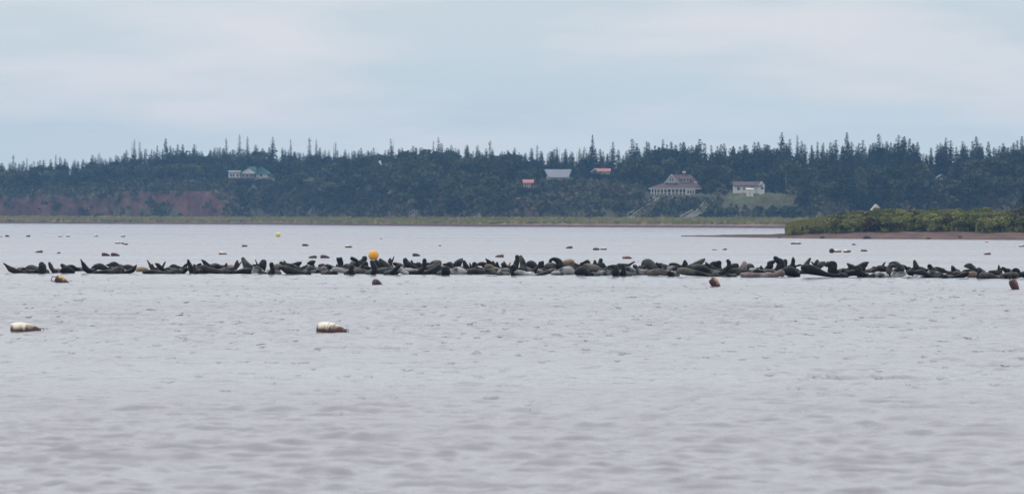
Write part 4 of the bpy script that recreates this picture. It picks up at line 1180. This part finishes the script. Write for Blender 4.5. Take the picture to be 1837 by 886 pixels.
ZN = [(140, 'at the left end of the line'), (260, 'below the two dark floats on the left'), (400, 'just left of the green-roofed house'), (490, 'below the green-roofed house'),
      (600, 'below the paired brown floats'), (735, 'around the orange ball buoy'), (840, 'right of the orange ball buoy'), (920, 'left of the twin raised heads'),
      (978, 'below the red shed'), (1050, 'below the blue grey roof'), (1155, 'below the long red roof'), (1290, 'below the veranda house'), (1385, 'below the white cabin'),
      (1462, 'just left of the black ball float'), (1560, 'below the black ball float'), (1660, 'below the pale hut roof'), (1765, 'right of the pale hut roof'), (3000, 'at the right end of the line')]
def smooth_path(pts, sub=4):
    pts = [np.array(p, float) for p in pts]
    if len(pts) < 3: sub = 3
    P = [pts[0] * 2 - pts[1]] + pts + [pts[-1] * 2 - pts[-2]]
    o = []
    for i in range(1, len(P) - 2):
        for k in range(sub):
            t = k / sub
            o.append(.5 * (2 * P[i] + (P[i + 1] - P[i - 1]) * t + (2 * P[i - 1] - 5 * P[i] + 4 * P[i + 1] - P[i + 2]) * t * t + (-P[i - 1] + 3 * P[i] - 3 * P[i + 1] + P[i + 2]) * t ** 3))
    o.append(pts[-1])
    return o
ORD = ['first', 'second', 'third', 'fourth', 'fifth', 'sixth', 'seventh', 'eighth', 'ninth', 'tenth']
info = []
for li, line in enumerate([q for q in SEALS.splitlines() if q.strip()]):
    code, rest = line.split(' ', 1)
    tubes = [[tuple(map(float, q.split(','))) for q in tb.split()] for tb in rest.split('|')]
    allp = [q for tb in tubes for q in tb]
    xm = sum(q[0] for q in allp) / len(allp)
    yf = 490.0 + 10.0 * xm / CW
    low = max(q[1] + q[2] for q in allp)
    yb = min(max(low, yf - 9), yf + .2)
    row = 'front' if yb > yf - 2.5 else ('middle' if yb > yf - 6.5 else 'back')
    D = ground(xm, yb).y + (li % 3) * .45
    k = D / F
    yaw = random.uniform(-.45, .45)
    mb = MB()
    lp = max(allp, key=lambda q: q[1] + q[2])
    def W(q):
        p = at(q[0], q[1], D); return Vector((p.x, p.y + yaw * (q[0] - lp[0]) * k, p.z))
    for tb in tubes:
        sm_ = smooth_path(tb)
        pts = [W(q) for q in sm_]; rad = [max(.022, q[2] * k * (1.2 if q[2] > 2.4 else 1.06)) for q in sm_]
        # rounded ends
        d0 = (pts[0] - pts[1]).normalized(); d1 = (pts[-1] - pts[-2]).normalized()
        pts = [pts[0] + d0 * rad[0] * .8, pts[0] + d0 * rad[0] * .5] + pts + [pts[-1] + d1 * rad[-1] * .5, pts[-1] + d1 * rad[-1] * .8]
        rad = [rad[0] * .3, rad[0] * .78] + rad + [rad[-1] * .78, rad[-1] * .3]
        mb.tube(pts, rad, 12)
    # the part of the body that runs away from the viewer and down into the shallow water
    ext = (max(q[0] for q in allp) - min(q[0] for q in allp)) * k
    pl = W(lp); rl = max(.12, lp[2] * k)
    bl = max(.35, 1.5 - ext)
    sg = 1 if random.random() < .5 else -1
    rb = min(rl, .2)
    mb.tube([pl, (pl.x + .1 * sg, pl.y + bl * .35, min(pl.z, rb * .6)), (pl.x + .24 * sg, pl.y + bl * .7, rb * .3), (pl.x + .3 * sg, pl.y + bl, -.07)], [rb * .95, rb, rb * .8, rb * .35], 12)
    if pl.z - rl > 0.02:
        mb.tube([pl, (pl.x, pl.y + .15, pl.z * .4), (pl.x, pl.y + .2, -.08)], [rl * .9, rl, rl], 12)
    org = Vector((pl.x, pl.y, 0))
    mb.v = [tuple(Vector(v) - org) for v in mb.v]
    me = mb.mesh('seal', SM[code[0]])
    ob = link('seal', me); ob.location = org
    md = ob.modifiers.new('fuse', 'REMESH'); md.mode = 'VOXEL'; md.voxel_size = .02; md.use_smooth_shade = True
    info.append((ob, code, xm, row))
dg = bpy.context.evaluated_depsgraph_get()
for ob, *_ in info:
    nm = bpy.data.meshes.new_from_object(ob.evaluated_get(dg))
    ob.modifiers.clear(); old = ob.data; ob.data = nm; nm.name = 'seal'; bpy.data.meshes.remove(old)
keys = {}
for ob, code, xm, row in info:
    zn = next(n_ for lim, n_ in ZN if xm < lim)
    keys.setdefault((row, code[0], code[1], zn), []).append((xm, ob))
for (row, s_, p_, zn), lst in keys.items():
    lst.sort(key=lambda q: q[0])
    for i, (xm, ob) in enumerate(lst):
        pre = '' if len(lst) == 1 else (('left-hand ' if i == 0 else 'right-hand ') if len(lst) == 2 else ORD[i] + ' ')
        tag(ob, f'{pre}{SHADE[s_]} {row}-row seal, {POSE[p_]}, {zn}', 'seal', 'seals hauled out in a crowd on the bar')

# ------------------------------------------------------------------ floats and buoys
def float_mat(name, top, low, stain=.5):
    m = bpy.data.materials.new(name); m.use_nodes = True
    t = m.node_tree; b = t.nodes['Principled BSDF']; b.inputs['Roughness'].default_value = .5
    g = N(t, 'ShaderNodeTexCoord'); sp_ = N(t, 'ShaderNodeSeparateXYZ'); t.links.new(g.outputs['Object'], sp_.inputs[0])
    no = N(t, 'ShaderNodeTexNoise'); no.inputs['Scale'].default_value = 9; no.inputs['Detail'].default_value = 5
    mpn = N(t, 'ShaderNodeMapping'); mpn.inputs['Scale'].default_value = (1, 1, .35)
    t.links.new(g.outputs['Object'], mpn.inputs[0]); t.links.new(mpn.outputs[0], no.inputs['Vector'])
    ma = N(t, 'ShaderNodeMath', operation='MULTIPLY_ADD'); ma.inputs[1].default_value = .22; t.links.new(no.outputs[0], ma.inputs[0])
    # weed and rust line where the float sits in the water
    sub = N(t, 'ShaderNodeMath', operation='SUBTRACT'); t.links.new(ma.outputs[0], sub.inputs[0]); t.links.new(sp_.outputs[2], sub.inputs[1])
    ma.inputs[2].default_value = -.11 + .09 * stain
    mr = N(t, 'ShaderNodeMapRange'); mr.inputs[1].default_value = -.03; mr.inputs[2].default_value = .04; t.links.new(sub.outputs[0], mr.inputs[0])
    mx = N(t, 'ShaderNodeMix', data_type='RGBA'); mx.inputs[6].default_value = (*top, 1); mx.inputs[7].default_value = (*low, 1)
    t.links.new(mr.outputs[0], mx.inputs[0]); t.links.new(mx.outputs[2], b.inputs['Base Color'])
    return m
FM = {'w': float_mat('weathered_white_plastic', (.78, .73, .60), (.085, .032, .022), .58), 'c': float_mat('pale_float', (.78, .68, .60), (.16, .07, .05), .5),
      'k': float_mat('pink_brown_float', (.50, .33, .28), (.10, .045, .04), .85), 'n': float_mat('brown_float', (.16, .06, .045), (.045, .018, .022), 1.1),
      'b': float_mat('dark_float', (.035, .03, .04), (.02, .018, .022), 1.0), 'y': float_mat('yellow_brown_float', (.60, .43, .20), (.07, .028, .022), .8),
      't': float_mat('orange_tan_float', (.46, .27, .18), (.06, .02, .025), .8), 'r': float_mat('red_float', (.27, .075, .06), (.06, .02, .025), .8)}
BODY = {}
def float_body(k):
    mb = MB()
    prof = [(-.235, .05), (-.23, .085), (-.215, .105), (-.17, .119), (-.10, .124), (-.03, .119), (.05, .103), (.12, .078), (.17, .054), (.20, .04), (.235, .034)]
    mb.tube([(x, 0, 0) for x, _ in prof], [r_ for _, r_ in prof], 20)
    return mb.mesh('body', FM[k], True)
ring = MB()
ring.tube([(.225 + .026 * (1 - math.cos(a)), 0, .026 * math.sin(a) + .005) for a in np.linspace(0, 2 * PI, 13)], [.006] * 13, 6)
ring_me = ring.mesh('eyelet', FM['b'], True)
groove = MB()
for x, r_ in ((-.03, .1195), (.06, .1015)):
    groove.tube([(x - .004, 0, 0), (x + .004, 0, 0)], [r_, r_], 20)
band_me = groove.mesh('rib', FM['n'], True)
CN = {'w': 'white', 'c': 'pale', 'k': 'pink brown', 'n': 'brown', 'b': 'dark', 'y': 'yellow brown', 't': 'orange tan', 'r': 'red'}
def put_float(x, y, k, sc_, label, tilt=0, sink=.06, rz=0, flip=False, detail=True, group='mussel floats scattered behind the seals'):
    if k not in BODY: BODY[k] = float_body(k)
    p = ground(x, y - .4)
    o = empty('float_buoy', (p.x, p.y, sink), rz + (PI if flip else 0)); o.rotation_euler = (0, tilt, rz + (PI if flip else 0)); o.scale = (sc_,) * 3
    tag(o, label, 'buoy', group)
    link('body', BODY[k], o)
    if detail: link('eyelet', ring_me, o)
    return o
a = put_float(46, 597, 'w', 1.12, 'large white float with brown stains, leftmost in the open foreground water', rz=.12, sink=.045, group='near white floats')
a = put_float(596, 598, 'w', 1.14, 'large white float with rusty underside in the foreground water, below the orange ball buoy', rz=-.45, tilt=.05, sink=.052, group='near white floats')
link('rib', band_me, a)
mid = 'tilted floats in front of the seals'
a = put_float(114, 507.5, 'y', 1.15, 'yellow brown float tipped on its side before the left end of the seal line', tilt=.55, sink=.02, group=mid)
lp = MB(); lp.tube([(-.22, .02, .02), (-.33, .02, -.03), (-.30, .02, -.14), (-.2, .02, -.12)], [.014] * 4, 6); lp.build('rope', FM['n'], a)
a = put_float(679, 511.5, 'n', .95, 'stubby dark brown float just below the seals under the orange ball buoy', tilt=.5, sink=.0, rz=.9, group=mid)
a = put_float(1285, 515.5, 't', 1.05, 'orange tan float tilted steeply before the seals below the veranda house', tilt=.95, sink=.05, group=mid)
lp = MB(); lp.tube([(-.21, 0, .05), (-.27, 0, .02)], [.016] * 2, 6); lp.build('lug', FM['n'], a)
a = put_float(1821, 520, 'r', 1.0, 'red float tilted up with two rope loops, before the right end of the seal line', tilt=1.15, sink=.07, group=mid)
lp = MB(); lp.tube([(-.22, .0, .05), (-.34, .0, .0), (-.44, 0, -.02)], [.013] * 3, 6); lp.tube([(-.22, .0, -.05), (-.34, .0, -.06), (-.42, 0, -.05)], [.013] * 3, 6); lp.build('rope', FM['b'], a)
smalls = [(0.5, 425.4, 'c', 'cut by the left edge of the picture'), (13.5, 425.2, 'n', 'second from the left edge in the farthest row'), (50, 425.2, 'n', 'third from the left edge in the farthest row'),
          (108.5, 425.4, 'c', 'left one of the close pair in the farthest row'), (122, 425.2, 'w', 'right one of the close pair in the farthest row'), (172.5, 425, 'w', 'alone in the farthest row, right of the close pair'),
          (221, 425.3, 'w', 'above the brown and dark trio on the left'), (211.5, 437.6, 'c', 'left of the trio on the left water'), (219.5, 438, 'b', 'middle of the trio on the left water'),
          (225.5, 439.6, 'b', 'right of the trio on the left water'), (70, 453.6, 'k', 'behind the left end of the seals'), (105, 455, 'b', 'tiny, behind the left end of the seals'),
          (190, 459.4, 'n', 'left one of two dark floats behind the seals'), (207, 459.6, 'n', 'right one of two dark floats behind the seals'),
          (439, 443, 'k', 'in the far water below the green-roofed house'), (548, 441.8, 'n', 'in the far water above the paired brown floats'), (625.5, 444.6, 'w', 'in the far water up and left of the orange ball buoy'),
          (683, 429, 'w', 'tiny, in the far water above the orange ball buoy'), (400, 456.8, 'c', 'close behind the seals, left of the green-roofed house'),
          (561, 463.6, 'n', 'left one of the paired brown floats behind the seals'), (583, 463.6, 'n', 'right one of the paired brown floats behind the seals'),
          (747, 459.9, 'n', 'behind the seals, right of the orange ball buoy'), (789, 442, 'b', 'tiny, far behind the seals, right of the orange ball buoy'),
          (896, 461.8, 'k', 'close behind the seals, left of the twin raised heads'), (1021, 446, 'n', 'in the far water below the blue grey roof'),
          (1070, 449, 'n', 'left one of a pair below the long red roof'), (1082.5, 448.6, 'w', 'right one of a pair below the long red roof'), (1125, 464.6, 'k', 'close behind the seals, left of the veranda house'),
          (1282, 449, 'c', 'in the far water below the right end of the veranda house'), (1300, 448.8, 'b', 'small, in the far water left of the white cabin'),
          (1423, 438.6, 'n', 'left one of the touching pair off the left tip of the point'), (1432, 438.4, 'w', 'right one of the touching pair off the left tip of the point'),
          (1503, 453, 'c', 'touching the right side of the black ball float'), (1520, 453.4, 'w', 'second to the right of the black ball float'),
          (1532, 440, 'n', 'off the beach of the point, above the black ball float'), (1550.5, 451.4, 'k', 'third to the right of the black ball float'),
          (1770, 435.2, 'c', 'nearest the beach on the right'), (1771, 457.4, 'k', 'behind the seals near the right end of the line'), (1833, 443, 'w', 'at the right edge of the picture')]
for x, y, k, ds in smalls:
    s = {105: .5, 789: .45, 683: .6, 1300: .6, 1532: .8, 1770: .7, 219.5: .6, 225.5: .75, 1282: .7}.get(x, 1.0) * random.uniform(.82, 1.0)
    put_float(x, y, k, s, f'{CN[k]} float {ds}', rz=random.uniform(-.35, .35), sink=random.uniform(.035, .07) * s, tilt=random.uniform(-.08, .14), flip=random.random() < .4, detail=False)
# ball buoys
def ball(x, yc, rp, m, label, name='ball_buoy'):
    yb = yc + rp * .88
    p = ground(x, yb); k = p.y / F; r_ = rp * k
    root = empty(name, (p.x, p.y, 0)); tag(root, label, 'buoy')
    mb = MB(); n_ = 18
    mb.tube([(0, 0, r_ * .8 + r_ * math.sin(a)) for a in np.linspace(-PI / 2 + .02, PI / 2 - .02, n_)], [r_ * math.cos(a) for a in np.linspace(-PI / 2 + .02, PI / 2 - .02, n_)], 28)
    mb.build('body', m, root, True)
    e = MB(); e.tube([(-.3 * r_, 0, .25 * r_ - r_ * .3), (0, 0, -.35 * r_)], [.1 * r_, .12 * r_], 8); e.build('eyelet', FM['b'], root)
    return r_
def ball_mat(name, c, c2):
    m = float_mat(name, c, c2, .2); return m
ob_ = mat('orange_vinyl', (.85, .42, .06), (.78, .35, .05), .45, 3)
ball(670, 457.3, 9.3, ob_, 'bright orange ball buoy floating just behind the seals')
ball(1492, 449.6, 4.6, mat('black_vinyl', (.03, .03, .045), (.02, .02, .03), .5, 3), 'black ball float behind the seals on the right')
ball(499, 421, 4.5, mat('yellow_vinyl', (.78, .72, .18), (.7, .62, .14), .5, 3), 'small yellow ball float in the far water, right of the green-roofed house')

# ------------------------------------------------------------------ haze
hz = MB(); hz.box(-900, 900, -70, 2300, -2.6, 40)
hm = bpy.data.materials.new('haze_air'); hm.use_nodes = True
t = hm.node_tree; t.nodes.clear()
o = N(t, 'ShaderNodeOutputMaterial'); pv = N(t, 'ShaderNodeVolumePrincipled')
pv.inputs['Color'].default_value = (.31, .60, 1.0, 1); pv.inputs['Density'].default_value = .000125; pv.inputs['Anisotropy'].default_value = 0.2
t.links.new(pv.outputs[0], o.inputs['Volume'])
tag(hz.build('haze', hm), kind='stuff')
